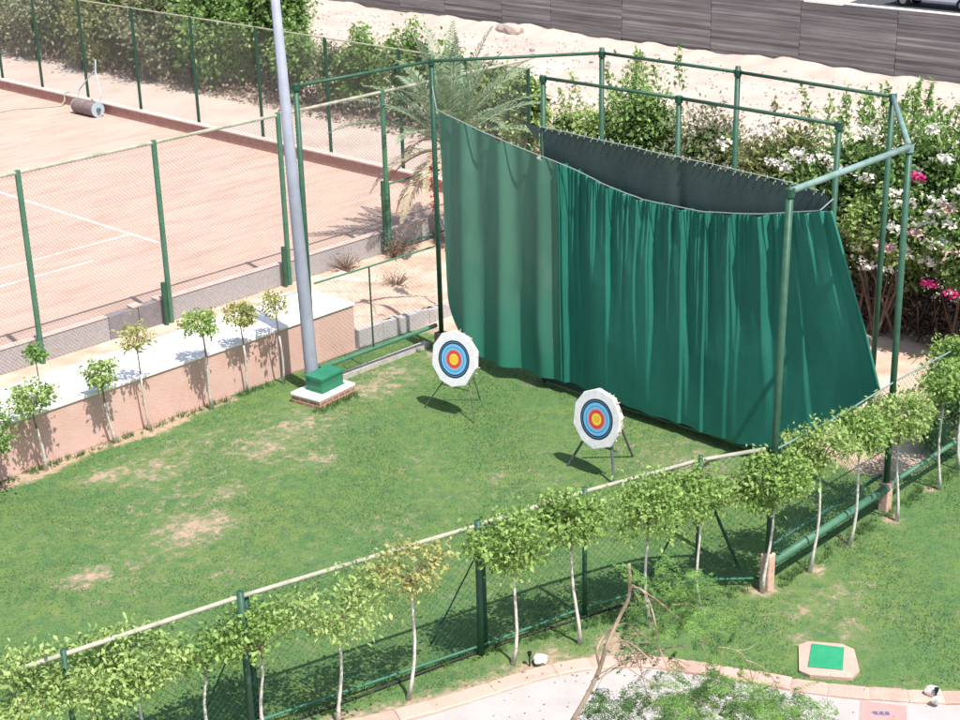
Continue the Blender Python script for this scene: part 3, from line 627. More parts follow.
# ---------------------------------------------------------------- targets
def target(loc, yaw, tilt, label, legs, legm, legr, seed, zc, R):
    """local frame: face looks toward -X; origin on the ground under the face centre"""
    r=np.random.default_rng(seed)
    t=tag(empty('archery_target',loc,True),label,'target','archery targets on the lawn'); t.rotation_euler.z=yaw
    ang=[math.radians(22.5+36*k+r.uniform(-5,5)) for k in range(10)]; rad=[R*(1+r.uniform(-.035,.03)) for _ in ang]
    out=[(rad[k]*math.cos(a)*.97,rad[k]*math.sin(a)) for k,a in enumerate(ang)]
    ct,st=math.cos(tilt),math.sin(tilt)
    def W(u,v,d): # u right (-Y), v up, d outward (-X)
        return (-d*ct+v*st, -u, zc+v*ct+d*st)
    n=len(out); front=[W(u,v,.055) for u,v in out]; back=[W(u,v,-.055) for u,v in out]
    mb=MB().add(front+back,[tuple(range(n)),tuple(range(2*n-1,n-1,-1))]+[(i,n+i,n+(i+1)%n,(i+1)%n) for i in range(n)])
    bevel(mb.build('boss',M['white'],t),.015)
    # frayed edge
    fm=MB()
    for k in range(16):
        a=r.uniform(-.5,1.6); rr=R*.96; u,v=rr*math.cos(a),rr*math.sin(a); fm.tube([W(u,v,r.uniform(-.04,.05)),W(u*1.05+r.normal()*.02,v*1.05+r.normal()*.02,r.uniform(-.05,.06))],.012,4)
    fm.build('frayed_edge',M['straw'],t)
    radii=[(.66,1),(.535,2),(.33,3),(.19,4)]
    segs=40; V=[];F=[];mi=[]
    rs=[.66*R,.535*R,.33*R,.19*R,.0]
    mb=MB()
    for k in range(4):
        a,b=rs[k],rs[k+1]
        ring=[]
        for q in range(segs):
            th=2*math.pi*q/segs; ring.append((math.cos(th),math.sin(th)))
        if b>0:
            V=[W(c*a,s*a,.0575) for c,s in ring]+[W(c*b,s*b,.0575) for c,s in ring]
            mb.add(V,[(i,(i+1)%segs,segs+(i+1)%segs,segs+i) for i in range(segs)],k)
        else:
            mb.add([W(c*a,s*a,.0575) for c,s in ring],[tuple(range(segs))],k)
    for q in range(34):
        a_=r.uniform(0,6.28); d_=abs(r.normal())*.28*R; u_,v_=d_*math.cos(a_),d_*math.sin(a_); hr=.006
        mb.add([W(u_+hr*math.cos(k*1.047),v_+hr*math.sin(k*1.047),.0605) for k in range(6)],[(0,1,2,3,4,5)],0)
    # thin scoring lines
    for q,k in ((.60,1),(.43,0),(.26,0),(.10,2)):
        a,b=q*R,(q-.012)*R; ring=[(math.cos(2*math.pi*i/segs),math.sin(2*math.pi*i/segs)) for i in range(segs)]
        mb.add([W(c*a,s*a,.0595) for c,s in ring]+[W(c*b,s*b,.0595) for c,s in ring],[(i,(i+1)%segs,segs+(i+1)%segs,segs+i) for i in range(segs)],k)
    mb.build('target_face',[M['navy'],M['blue'],M['red'],M['yellow']],t)
    for (top,foot) in legs: MB().tube([top,foot],legr,8).build('leg',legm,t)
    MB().tube([(.06,.42,.62),(.06,-.42,.62)],legr*.8,6).build('crossbar',legm,t)
    return t
target((21.72,17.86,0),0,.18,'nearer target on three thick dark steel legs in front of the pleated curtain',
       [((.05,.22,.95),(-.12,.72,.0)),((.05,-.28,.95),(-.17,-.55,0)),((.22,-.1,1.6),(1.12,0,0))],M['leg_dark'],.028,3,1.22,.62)
target((22.03,22.1,0),.14,.2,'farther target on thin spindly legs near the foot of the dark cage post',
       [((.05,.2,.95),(-.1,.85,0)),((.05,-.3,.95),(-.2,-.62,0)),((.22,-.05,1.6),(.95,.05,0))],M['leg_thin'],.015,5,1.32,.625)

# ---------------------------------------------------------------- lamp pole, plinth and cabinet
t=tag(empty('lamp_pole',(20.85,25.52,0)),'tall tapering pale grey steel lamp pole rising behind the green cabinet','lamp pole')
MB().tube([(20.86,25.55,.0),(20.86,25.55,.35),(20.78,25.62,4.0),(20.62,25.68,9.8)],[.17,.155,.135,.09],20).build('shaft',M['steel'],t,smooth=True)
MB().tube([(20.86,25.55,0),(20.86,25.55,.03)],.24,4).build('base_plate',M['steel'],t)
MB().tube([(20.62,25.68,9.8),(20.3,25.2,10.2),(19.9,24.6,10.3)],.05,10).build('arm',M['steel'],t)
MB().box(19.55,20.05,24.2,24.65,10.2,10.38).build('lamp_head',M['steel'],t)
t=tag(empty('cabinet_plinth',(20.75,25.0,0)),'square red brick plinth with a white cement top under the green cabinet','plinth')
c=[(20.09,25.42),(20.22,24.58),(21.42,24.72),(21.32,25.55)]; cx=sum(p[0] for p in c)/4; cy=sum(p[1] for p in c)/4
k=lambda s,z:[(cx+(x-cx)*s,cy+(y-cy)*s,z) for x,y in reversed(c)]
MB().hexa(k(.97,0),k(.97,.2)).build('brick_base',M['brick'],t); bevel(MB().hexa(k(1.0,.2),k(.99,.265)).build('cement_top',M['coping'],t),.01)
t=tag(empty('electrical_cabinet',(20.82,25.08,.27)),'small plain green metal cabinet sitting on the brick plinth','cabinet')
c=[(20.42,25.28),(20.47,24.76),(21.22,24.86),(21.18,25.36)]; cx=sum(p[0] for p in c)/4; cy=sum(p[1] for p in c)/4
bevel(MB().hexa(k(.95,.268),k(.95,.55)).build('housing',M['box_green'],t),.01); bevel(MB().hexa(k(1.02,.55),k(1.02,.62)).build('lid',M['box_green'],t),.012)
MB().hexa(k(1.02,.267),k(1.02,.29)).build('base_flange',M['box_green'],t)
MB().tube([(20.415,25.02,.42),(20.40,25.02,.42),(20.40,24.96,.42)],.008,6).build('handle',M['leg_dark'],t)
for z_ in (.36,.49): MB().box(20.425,20.45,25.2,25.24,z_-.02,z_+.02).build('hinge',M['leg_dark'],t)

# ---------------------------------------------------------------- drain cover, stones
t=tag(empty('valve_box',(18.83,10.8,0)),'bright green square cover framed in pink stone in the grass near the path','cover')
oc=[(19.02,11.42),(19.42,10.72),(18.70,10.13),(18.25,10.95)]; ic=[(19.01,11.2),(19.25,10.75),(18.68,10.43),(18.40,10.88)]
mb=MB(); oc2=[(18.88,11.36),(19.08,11.30),(19.35,10.85),(19.33,10.62),(18.86,10.24),(18.60,10.22),(18.24,10.74),(18.26,10.95)]
n=len(oc2); P4=[]
for (x,y) in oc2:
    dx,dy=x-18.83,y-10.8; P4.append((18.83+dx*.66,10.8+dy*.66))
V=[(x,y,0) for x,y in oc2]+[(x,y,.07+rng.uniform(-.015,.015)) for x,y in oc2]+[(x,y,.08) for x,y in P4]
mb.add(V,[(i,n+i,n+(i+1)%n,(i+1)%n) for i in range(n)]+[(n+i,2*n+i,2*n+(i+1)%n,n+(i+1)%n) for i in range(n)]+[tuple(2*n+i for i in range(n-1,-1,-1))])
mb.build('stone_surround',M['kerb'],t)
bevel(MB().hexa([(x,y,.082) for x,y in reversed(ic)],[(x,y,.10) for x,y in reversed(ic)]).build('lid',M['cover_green'],t),.006)
rock('stone',15.75,14.15,.10,(.13,.10,.09),M['stone'],'white stone beside the path edge right of the trunk nearest the tall double post','white stones by the path',1)
rock('stone',18.98,9.07,.14,(.13,.09,.08),M['stone'],'larger white stone on the pink path edge at lower right','white stones by the path',2)
rock('stone',18.80,8.93,.14,(.07,.06,.06),M['stone'],'smaller white stone on the pink path edge at lower right','white stones by the path',3)
for i,(x,y,lb) in enumerate(((15.62,14.22,'thin black garden spike standing by the white stone left of the bare branches'),(18.92,8.98,'thin black garden spike between the two white stones at lower right'))):
    t=tag(empty('garden_spike',(x,y,0)),lb,'garden light','black garden spikes'); MB().tube([(x,y,0),(x,y,.22)],.014,6).build('stake',M['black'],t); MB().tube([(x,y,.2),(x,y,.27)],[.025,.04],8).build('head',M['black'],t)

# ---------------------------------------------------------------- foliage
def leaf_quads(P, size, r, up=.4, aspect=.5, out=None):
    """diamond leaves at points P (N,3)"""
    N=len(P); d=r.normal(size=(N,3)); 
    if out is not None: d=d*.7+out*1.0
    d[:,2]-=.25; d/=np.linalg.norm(d,axis=1)[:,None]
    nrm=r.normal(size=(N,3)); nrm[:,2]+=up*2; s=np.cross(nrm,d); s/=np.linalg.norm(s,axis=1)[:,None]+1e-9
    L=(size*r.uniform(.6,1.25,N))[:,None]; Wd=L*aspect*.5; fold=np.cross(d,s)*L*.12
    return np.stack([P,P+d*L*.45+s*Wd+fold,P+d*L,P+d*L*.45-s*Wd+fold],1)
def crown_points(c, rad, n, r, clumps=14, spread=.33, hollow=.45):
    c=np.array(c);rad=np.array(rad)
    cc=r.normal(size=(clumps,3)); cc/=np.linalg.norm(cc,axis=1)[:,None]; cc*=r.uniform(hollow,1.0,clumps)[:,None]
    k=r.integers(0,clumps,n); w_=r.normal(size=(n,3))*spread; P=cc[k]+w_
    return c+P*rad, c+cc*rad, (P)/(np.linalg.norm(P,axis=1)[:,None]+1e-6)
def sapling(x,y,h,cr,label,group,leaf,dens,seed,crown=None,bend=.1,white=.75,leafsize=.085,tr=.022,slim=False):
    """h = height of crown centre; cr = crown radius"""
    r=np.random.default_rng(seed)
    t=tag(empty('sapling',(x,y,0)),label,'tree',group)
    cx,cy=(x,y) if crown is None else crown
    ex,ey=(1,1) if slim else (r.uniform(1.0,1.35),r.uniform(1.0,1.3))
    c=(cx,cy,h)
    pts=[];n=7
    zt=h-cr*.55
    for i in range(n):
        u=i/(n-1); wob=bend*math.sin(u*math.pi*1.3+seed)*(1-u)
        pts.append((x+(cx-x)*u+wob*.7, y+(cy-y)*u-wob*.7, zt*u+.01))
    k=max(2,int(round(n*white)))
    rr=[tr*(1.45-.75*i/(n-1)) for i in range(n)]; rr[0]*=1.5
    tk=MB().tube(pts[:k+1],rr[:k+1],8).build('trunk',M['trunk_white'],t,smooth=True)
    mb=MB()
    if k<n-1: mb.tube(pts[k:],rr[k:],7)
    P,cc,out=crown_points(c,(cr*ex,cr*ey,cr*.78),int(dens*2.3),r,clumps=20,spread=.25,hollow=.6)
    top=Vector(pts[-1])
    for q in cc:
        q=Vector(q); mid=top.lerp(q,.5)+Vector((0,0,-.03)); mb.tube([top-Vector((0,0,r.uniform(0,.15))),mid,q],[tr*.45,tr*.28,tr*.12],4)
    mb.build('branches',M['trunk'],t)
    Q=leaf_quads(P,leafsize*1.12,r,up=.6,out=out*.5,aspect=.55)
    quads('crown',Q,leaf,t)
    return t
G1='saplings in the row along the front fence'
FRONT=[ # x,y,h,cr,label,leaf,dens,crown shift
 (12.0,17.0,0,0,None,None,0),
]
rows=[
 (8.35,16.75,2.0,.55,'leafy sapling crown in the very bottom left corner of the photo',M['leaf_c'],900),
 (9.25,16.55,1.9,.52,'second sapling from the bottom left corner, crown hiding the fence rail',M['leaf_c'],900),
 (10.0,16.5,1.85,.50,'third sapling from the bottom left corner, dense and pale green',M['leaf_c'],850),
 (10.95,16.35,1.55,.42,'thin sapling just left of the leftmost double fence post',M['leaf_a'],380),
 (11.75,16.02,1.70,.50,'sapling just right of the leftmost double fence post',M['leaf_a'],700),
 (12.62,15.25,2.05,.56,'broad loose sapling between the two double fence posts',M['leaf_c'],650),
 (13.75,14.94,2.28,.40,'small yellowish sparse sapling left of the tall double fence post',M['leaf_b'],380),
 (15.47,14.46,2.16,.50,'dense green sapling just right of the tall double fence post',M['leaf_a'],1250),
 (16.59,14.10,2.30,.42,'dense sapling over the thin fence post left of the bare branches',M['leaf_a'],950),
 (17.75,13.55,2.22,.52,'wide dense sapling whose trunk stands behind the bare branch tip',M['leaf_a'],1250),
 (18.89,13.30,2.12,.44,'sapling left of the pink pillar with a straight white trunk in shade',M['leaf_a'],900),
 (20.02,12.72,2.15,.52,'broad sapling directly in front of the nearer pink pillar',M['leaf_a'],1250),
 (21.14,12.50,2.42,.42,'first sapling right of the nearer pink pillar under the curtain corner',M['leaf_c'],950),
 (22.40,12.55,2.28,.44,'second sapling right of the nearer pink pillar',M['leaf_a'],1000),
 (23.75,12.45,2.15,.46,'sapling leaning in front of the farther pink pillar',M['leaf_c'],1000),
 (25.45,12.50,2.30,.40,'second sapling from the right edge above the lawn',M['leaf_a'],800),
 (26.55,12.60,2.45,.45,'sapling at the right edge of the photo with a white trunk',M['leaf_a'],900),
]
for i,(x,y,h,cr,lb,lf,dn) in enumerate(rows):
    sapling(x,y,h,cr,lb,G1,lf,dn,100+i,crown=(x+rng.uniform(-.08,.08)+.04,y+rng.uniform(-.06,.06)),bend=.09)
G2='saplings along the pink wall'
rows=[
 (13.35,26.45,1.5,.62,'bushy sapling at the left edge against the pink wall',M['leaf_hedge2'],900,.02),
 (14.5,26.5,1.85,.45,'sapling leaning left at the pink wall beside the bushy one',M['leaf_c'],450,.026),
 (14.95,26.9,2.55,.22,'narrow tuft of leaves rising above the left end of the white coping',M['leaf_hedge2'],160,.015),
 (16.2,26.6,1.80,.36,'lime green sapling with a pale trunk, third of those at the pink wall',M['leaf_c'],330,.024),
 (17.1,26.55,2.35,.36,'nearly bare yellow sapling in front of the shadow-coloured wall stretch',M['leaf_b'],170,.018),
 (18.72,26.45,2.25,.38,'greenest sapling at the pink wall with a double stem',M['leaf_c'],420,.024),
 (19.85,26.6,2.10,.34,'yellow green sapling at the pink wall just right of the greenest one',M['leaf_b'],300,.02),
 (20.72,26.4,2.15,.36,'sparse dry sapling at the pink wall left of the lamp pole',M['leaf_b'],150,.02),
]
for i,(x,y,h,cr,lb,lf,dn,tr) in enumerate(rows):
    sapling(x,y,h-.10,cr*.88,lb,G2,lf,dn,200+i,crown=(x-.22,y-.16),slim=True,bend=.05,tr=tr,leafsize=.09,white=.5)

SPOTS=[]
def shrub(name,x,y,rx,ry,z0,z1,n,leaf,label,cat,group,seed,size=.13,clumps=30,spread=.2,stems=7,flowers=None,shoots=0,stemz=None):
    r=np.random.default_rng(seed); t=tag(empty(name,(x,y,0)),label,cat,group)
    n=int(n*1.9); c=(x,y,(z0+z1)/2); P,cc,out=crown_points(c,(rx,ry,(z1-z0)/2),n,r,clumps=clumps,spread=spread,hollow=.35)
    P[:,2]=np.maximum(P[:,2],.06)
    extra=[]; sh=MB(); base=Vector((x,y,0))
    for k in range(stems):
        q=Vector(cc[k%len(cc)]); b0=Vector((x+r.uniform(-.4,.4)*rx,y+r.uniform(-.6,.6)*ry,0)); sh.tube([b0,b0.lerp(q,.5)+Vector((r.normal()*.1,r.normal()*.1,.1)),q],[.05,.03,.015],5)
    for k in range(shoots):
        a=Vector((x+r.uniform(-.8,.8)*rx,y+r.uniform(-.9,.9)*ry,z1-.35)); L_=r.uniform(.35,1.25); tip=a+Vector((r.uniform(-.35,.35),r.uniform(-.35,.35),L_)); sh.tube([a,a.lerp(tip,.5)+Vector((.04,.05,0)),tip],[.015,.01,.006],4)
        m_=int(55*L_); u=r.uniform(0,1,m_); extra.append(np.array(a)[None]+(np.array(tip-a))[None]*u[:,None]+r.normal(size=(m_,3))*.07*(1.25-u[:,None]))
    if extra: E_=np.concatenate(extra); P=np.concatenate([P,E_]); out=np.concatenate([out,np.tile([[0,0,1.]],(len(E_),1))])
    sh.build('stems',M['stem_dark'],t)
    quads('foliage',leaf_quads(P,size,r,up=.6,out=out*.5,aspect=.6),leaf,t)
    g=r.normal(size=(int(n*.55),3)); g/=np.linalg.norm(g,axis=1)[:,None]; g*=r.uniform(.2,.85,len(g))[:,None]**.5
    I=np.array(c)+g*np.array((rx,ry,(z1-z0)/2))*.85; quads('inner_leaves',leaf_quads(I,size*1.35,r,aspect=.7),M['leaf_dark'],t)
    if flowers:
        for (m_,num,per) in flowers:
            k=r.integers(0,len(P),num); F_=[]
            for q in P[k]:
                # bring blooms to the outside of the plant
                d=(q-np.array(c)); d/=np.linalg.norm(d/np.array((rx,ry,(z1-z0)/2)))+1e-6; q2=np.array(c)+d*1.02
                if q2[2]<.3: continue
                F_.append(q2+r.normal(size=(per,3))*np.array([.10,.13,.07]))
            for f_ in F_: quads('flower_cluster',leaf_quads(f_,.11,r,up=1,aspect=.9),m_,t)
    for (fm,fx,fy,fz,sc_) in [q for q in SPOTS if q[5]==seed and False] if False else []: pass
    if group and group.startswith('bougain'): BUSHES.append((t,x,y,rx,ry,z0,z1,seed))
    return t
BUSHES=[]
# bushes beyond the court
GH='trees and bushes beyond the clay court'
big=[(41.2,74,2.3,3.0,3.6,'leaf_hedge','dusty olive hedge tree at the top left corner'),
     (41.2,68.6,2.2,2.9,3.9,'leaf_grey','dusty grey green hedge tree behind the second fence post from the left'),
     (41.3,63.6,2.1,2.8,4.2,'leaf_hedge','olive hedge tree behind the court roller'),
     (41.5,59.0,2.1,2.6,4.6,'leaf_grey','dusty hedge tree right of the court roller'),
     (41.6,55.6,2.0,2.1,5.0,'leaf_hedge2','tall green hedge tree in the upper left rising past the frame'),
     (42.3,53.0,1.9,1.9,6.0,'leaf_hedge2','tallest bright green tree ending the hedge left of the lamp pole')]
for i,(x,y,rx,ry,zt,lf,lb) in enumerate(big):
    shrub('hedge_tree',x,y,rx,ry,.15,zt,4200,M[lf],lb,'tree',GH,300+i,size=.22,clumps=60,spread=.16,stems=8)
sm=[(41.3,50.2,1.0,1.2,2.9,'leaf_hedge2','round green bush just left of the lamp pole top'),
    (41.3,47.9,.9,1.0,2.5,'leaf_grey','loose dusty bush just right of the lamp pole'),
    (41.4,46.2,.95,1.0,3.3,'leaf_hedge2','upright green bush beyond the court between lamp pole and dark cage post'),
    (41.4,43.3,1.05,1.15,3.7,'leaf_hedge2','tallest of the separate green bushes beyond the court'),
    (41.4,41.2,.85,.9,3.2,'leaf_hedge2','green bush behind the left side of the palm'),
    (40.6,38.4,1.0,1.2,3.3,'leaf_c','yellow green bush hidden behind the palm fronds'),
    (40.4,36.6,.8,.95,3.0,'leaf_c','yellow green bush just right of the palm')]
for i,(x,y,rx,ry,zt,lf,lb) in enumerate(sm):
    shrub('bush',x,y,rx,ry,.5,zt,1500,M[lf],lb,'bush',GH,330+i,size=.19,clumps=26,spread=.2,stems=6)
# hedges behind the net cage
GB='bougainvillea and hedges behind the net cage'
hb=[(35.8,30.6,1.0,1.2,.6,3.4,1500,'leaf_c','light green bush left of the inner cage post behind the dark net',None,2),
    (34.2,27.9,1.1,1.1,.5,4.3,1900,'leaf_c','yellow green bush behind the left end of the dark windbreak net',None,3),
    (34.0,26.2,1.3,1.3,.5,5.0,4400,'leaf_hedge2','tall green bush behind the second cage post',None,5),
    (33.9,24.0,1.4,1.6,.4,4.35,6000,'leaf_grey','dusty brownish clipped hedge left of the third cage post',None,0),
    (33.9,21.6,1.4,1.7,.4,4.35,6500,'leaf_hedge','olive clipped hedge right of the third cage post',[('petal_white',7,26)],1),
    (33.7,19.5,1.5,1.5,.5,4.8,4800,'leaf_hedge2','green bougainvillea with upright shoots behind the cage corner',[('petal_white',3,16)],16),
    (33.7,17.6,1.6,1.4,.9,5.1,4800,'leaf_hedge2','tallest bougainvillea with long upright shoots at the upper right',[('petal_white',3,16)],20),
    (33.7,15.6,1.7,1.4,1.0,4.9,4800,'leaf_hedge2','white flowering bougainvillea at the right edge of the photo',[('petal_white',3,16)],12),
    (32.4,17.6,.9,1.1,1.9,3.5,2400,'leaf_c','pale leaved white flowering bush low behind the farther cage posts',[('petal_white',3,16)],3),
    (32.2,15.4,.95,1.1,1.7,3.5,2400,'leaf_hedge2','low bougainvillea with a few magenta flowers behind the cage corner post',[('petal_white',3,16)],3),
    (32.2,13.2,1.0,1.2,1.0,3.4,2400,'leaf_hedge2','leafy bougainvillea low at the right edge behind the fence',[('petal_white',3,16)],3),
    (33.4,11.0,1.3,1.5,.6,4.0,3000,'leaf_hedge2','bougainvillea farthest right just beyond the frame edge',[('petal_white',10,26)],4)]
for i,(x,y,rx,ry,z0,z1,n,lf,lb,fl,shn) in enumerate(hb):
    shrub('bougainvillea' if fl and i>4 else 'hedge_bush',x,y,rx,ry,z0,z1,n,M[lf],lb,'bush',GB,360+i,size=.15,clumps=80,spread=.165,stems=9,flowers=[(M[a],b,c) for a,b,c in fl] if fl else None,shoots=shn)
# the bloom clusters that stand out
def ray_x(px,py,X):
    d=_r.T@np.array([(px-480)/F_PX,(py-360)/F_PX,1]); return np.array([0,0,CAM_H])+d*(X/d[0])
r=np.random.default_rng(99)
WH=[(757,133),(768,129),(776,161),(787,167),(797,153),(806,158),(824,157),(833,165),(866,178),(893,192),(905,203),(880,243),(893,228),(915,232),(868,264),(884,268),(933,212),(950,208),(940,243),(955,252),(905,252),(945,160),(934,128),(869,132),(921,222),(948,222),(938,200),(722,142),(958,190),(928,262),(889,248)]
MG=[(916,176,.8),(929,283,1.0),(952,294,.9),(921,178,.6)]
for px_,py_,*sz in WH+MG:
    X_=32.35 if py_<150 else (31.75 if py_<190 else 31.35)
    q=ray_x(px_,py_,X_); b=min(BUSHES,key=lambda B:abs(B[2]-q[1])+abs(B[1]-1-q[0])*.7+max(0,B[5]-q[2])+max(0,q[2]-B[6]))
    n_=int(36*(sz[0] if sz else 1)); pts_=q+r.normal(size=(n_,3))*np.array([.09,.15,.06])*(sz[0]*.6 if sz else r.uniform(.6,1.1))
    quads('flower_cluster',leaf_quads(pts_,.12,r,up=1,aspect=.9),M['petal_pink'] if sz else (M['petal_blush'] if py_>190 and r.uniform()<.25 else M['petal_white']),b[0])
# tangle of dry stems and litter under the bougainvillea, coloured dark for canopy shade
r=np.random.default_rng(5); mb=MB()
for k in range(520):
    x=r.uniform(32.3,34.8); y=r.uniform(11,28); mb.tube([(x,y,0),(x+r.normal()*.45,y+r.normal()*.5,r.uniform(.3,1.0)),(x+r.normal()*.7,y+r.normal()*.9,r.uniform(.9,2.3))],[.022,.015,.008],4)
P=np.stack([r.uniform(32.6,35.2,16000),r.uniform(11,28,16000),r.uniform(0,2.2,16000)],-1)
o=quads('dry_thicket',leaf_quads(P,.15,r,aspect=.35),M['stem_dark']); tag(o,'dry thicket under the bougainvillea, coloured dark brown to deepen the shade','undergrowth',kind='stuff')
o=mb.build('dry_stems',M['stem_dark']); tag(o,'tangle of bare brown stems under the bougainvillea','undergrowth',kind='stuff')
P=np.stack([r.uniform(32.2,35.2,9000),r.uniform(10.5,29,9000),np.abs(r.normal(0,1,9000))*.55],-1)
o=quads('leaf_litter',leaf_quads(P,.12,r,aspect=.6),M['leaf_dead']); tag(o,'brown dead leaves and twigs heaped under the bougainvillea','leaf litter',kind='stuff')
P=np.stack([r.uniform(39.6,43.5,9000),r.uniform(36,78,9000),np.abs(r.normal(0,1,9000))*.35],-1)
o=quads('dry_undergrowth',leaf_quads(P,.2,r,aspect=.6),M['leaf_dead']); tag(o,'dry brown undergrowth along the foot of the hedge beyond the court','undergrowth',kind='stuff')
# green bush at the right edge, low
shrub('bush',28.4,13.6,.8,.9,.15,1.7,1700,M['leaf_hedge2'],'rounded bright green bush at the right edge just behind the fence','bush','bushes by the right fence',400,size=.10,clumps=30,stems=5)
shrub('bush',27.0,13.35,.45,.5,.05,.8,420,M['leaf_hedge2'],'small low green bush on the sand behind the farther pink pillar','bush','bushes by the right fence',401,size=.08,clumps=14,stems=3)
# dry shrubs by the low wall
for i,(x,y,s,lb) in enumerate(((27.2,31.5,.5,'dry grey shrub against the low grey wall left of the last pale post'),(29.0,31.4,.62,'dry purple brown shrub round the foot of the last pale fence post'),(26.9,29.2,.5,'dry grey shrub on the bank beside the dark cage post'))):
    r=np.random.default_rng(600+i); t=tag(empty('dry_shrub',(x,y,0)),lb,'shrub','dry shrubs by the low wall'); mb=MB()
    for k in range(60):
        a=r.uniform(0,6.28); e=r.uniform(.3,1.4); L_=s*r.uniform(.6,1.3); d=Vector((math.cos(a)*math.cos(e),math.sin(a)*math.cos(e),math.sin(e)))*L_; mb.tube([(x,y,.02),Vector((x,y,0))+d*.5+Vector((0,0,.05)),Vector((x,y,0))+d],[.012,.009,.005],4)
    mb.build('twigs',M['trunk'],t); P=np.array([x,y,s*.5])+r.normal(size=(260,3))*s*.38; P[:,2]=np.abs(P[:,2]); quads('dry_leaves',leaf_quads(P,.06,r),M['leaf_dead'],t)
# red flowering stalk
r=np.random.default_rng(77); t=tag(empty('red_flower_spike',(26.3,26.9,0)),'tall spike of dark red blooms between the dark cage post and the curtain edge','flower')
MB().tube([(26.3,26.9,0),(26.32,26.92,2.3),(26.3,26.95,4.4)],[.03,.02,.01],6).build('stem',M['trunk'],t)
P=np.array([26.3,26.92,3.55])+r.normal(size=(190,3))*np.array([.05,.05,.38]); quads('flowers',leaf_quads(P,.09,r,aspect=.8),M['petal_red'],t)

# ---------------------------------------------------------------- palm
def palm(x,y,h,label,seed,fr=30,L0=3.5):
    r=np.random.default_rng(seed); t=tag(empty('palm_tree',(x,y,0)),label,'palm tree')
    n=14; pts=[(x+.04*math.sin(i),y,h*i/(n-1)) for i in range(n)]; rad=[.22+(.03 if i%2 else 0) for i in range(n)]
    MB().tube(pts,rad,12).build('trunk',M['trunk'],t)
    for grp,(num,e0,e1,L_,mt,dr,rl) in enumerate(((fr,.55,1.45,L0,M['palm_leaf'],.9,'frond'),(13,-.5,.35,L0*.85,M['palm_dry'],1.2,'dry_frond'))):
        for k in range(num):
            az=2*math.pi*(k*.381966)+r.uniform(-.2,.2); e=e0+(e1-e0)*((k+.5)/num); L_k=L_*r.uniform(.85,1.1)
            d=np.array([math.cos(az)*math.cos(e),math.sin(az)*math.cos(e),math.sin(e)]); p=np.array([x,y,h]); sp=[p.copy()]; seg=12
            for s in range(seg):
                d=d+np.array([0,0,-dr*.10*(.5+s/seg)]); d/=np.linalg.norm(d); p=p+d*L_k/seg; sp.append(p.copy())
            sp=np.array(sp); mb=MB().tube(sp,[.028*(1-.8*i/seg)+.004 for i in range(seg+1)],4)
            for i in range(2*seg,2*seg*4):
                u=i/(2*seg*4)*seg; a=int(u); q=sp[a]+(sp[min(a+1,seg)]-sp[a])*(u-a); dd=sp[min(a+1,seg)]-sp[a]; dd/=np.linalg.norm(dd)+1e-9
                side=np.cross(dd,[0,0,1.]); side/=np.linalg.norm(side)+1e-6; upv=np.cross(side,dd)
                ll=.50*math.sin(math.pi*(.18+.78*u/seg))*r.uniform(.8,1.15)
                sg=1 if i%2 else -1; v=(side*sg*.85+dd*.75+upv*.25+r.normal(size=3)*.08); v/=np.linalg.norm(v); w_=np.cross(v,upv); w_/=np.linalg.norm(w_)+1e-6
                e_=q+v*ll+np.array([0,0,-.07*ll/.4]); mm=q+v*ll*.5
                mb.add([q,mm+w_*.026,e_,mm-w_*.026],[(0,1,2,3)])
            mb.build(rl,mt,t)
palm(31.0,31.0,2.9,'short feathery date palm with dry lower fronds behind the dark cage post',21)

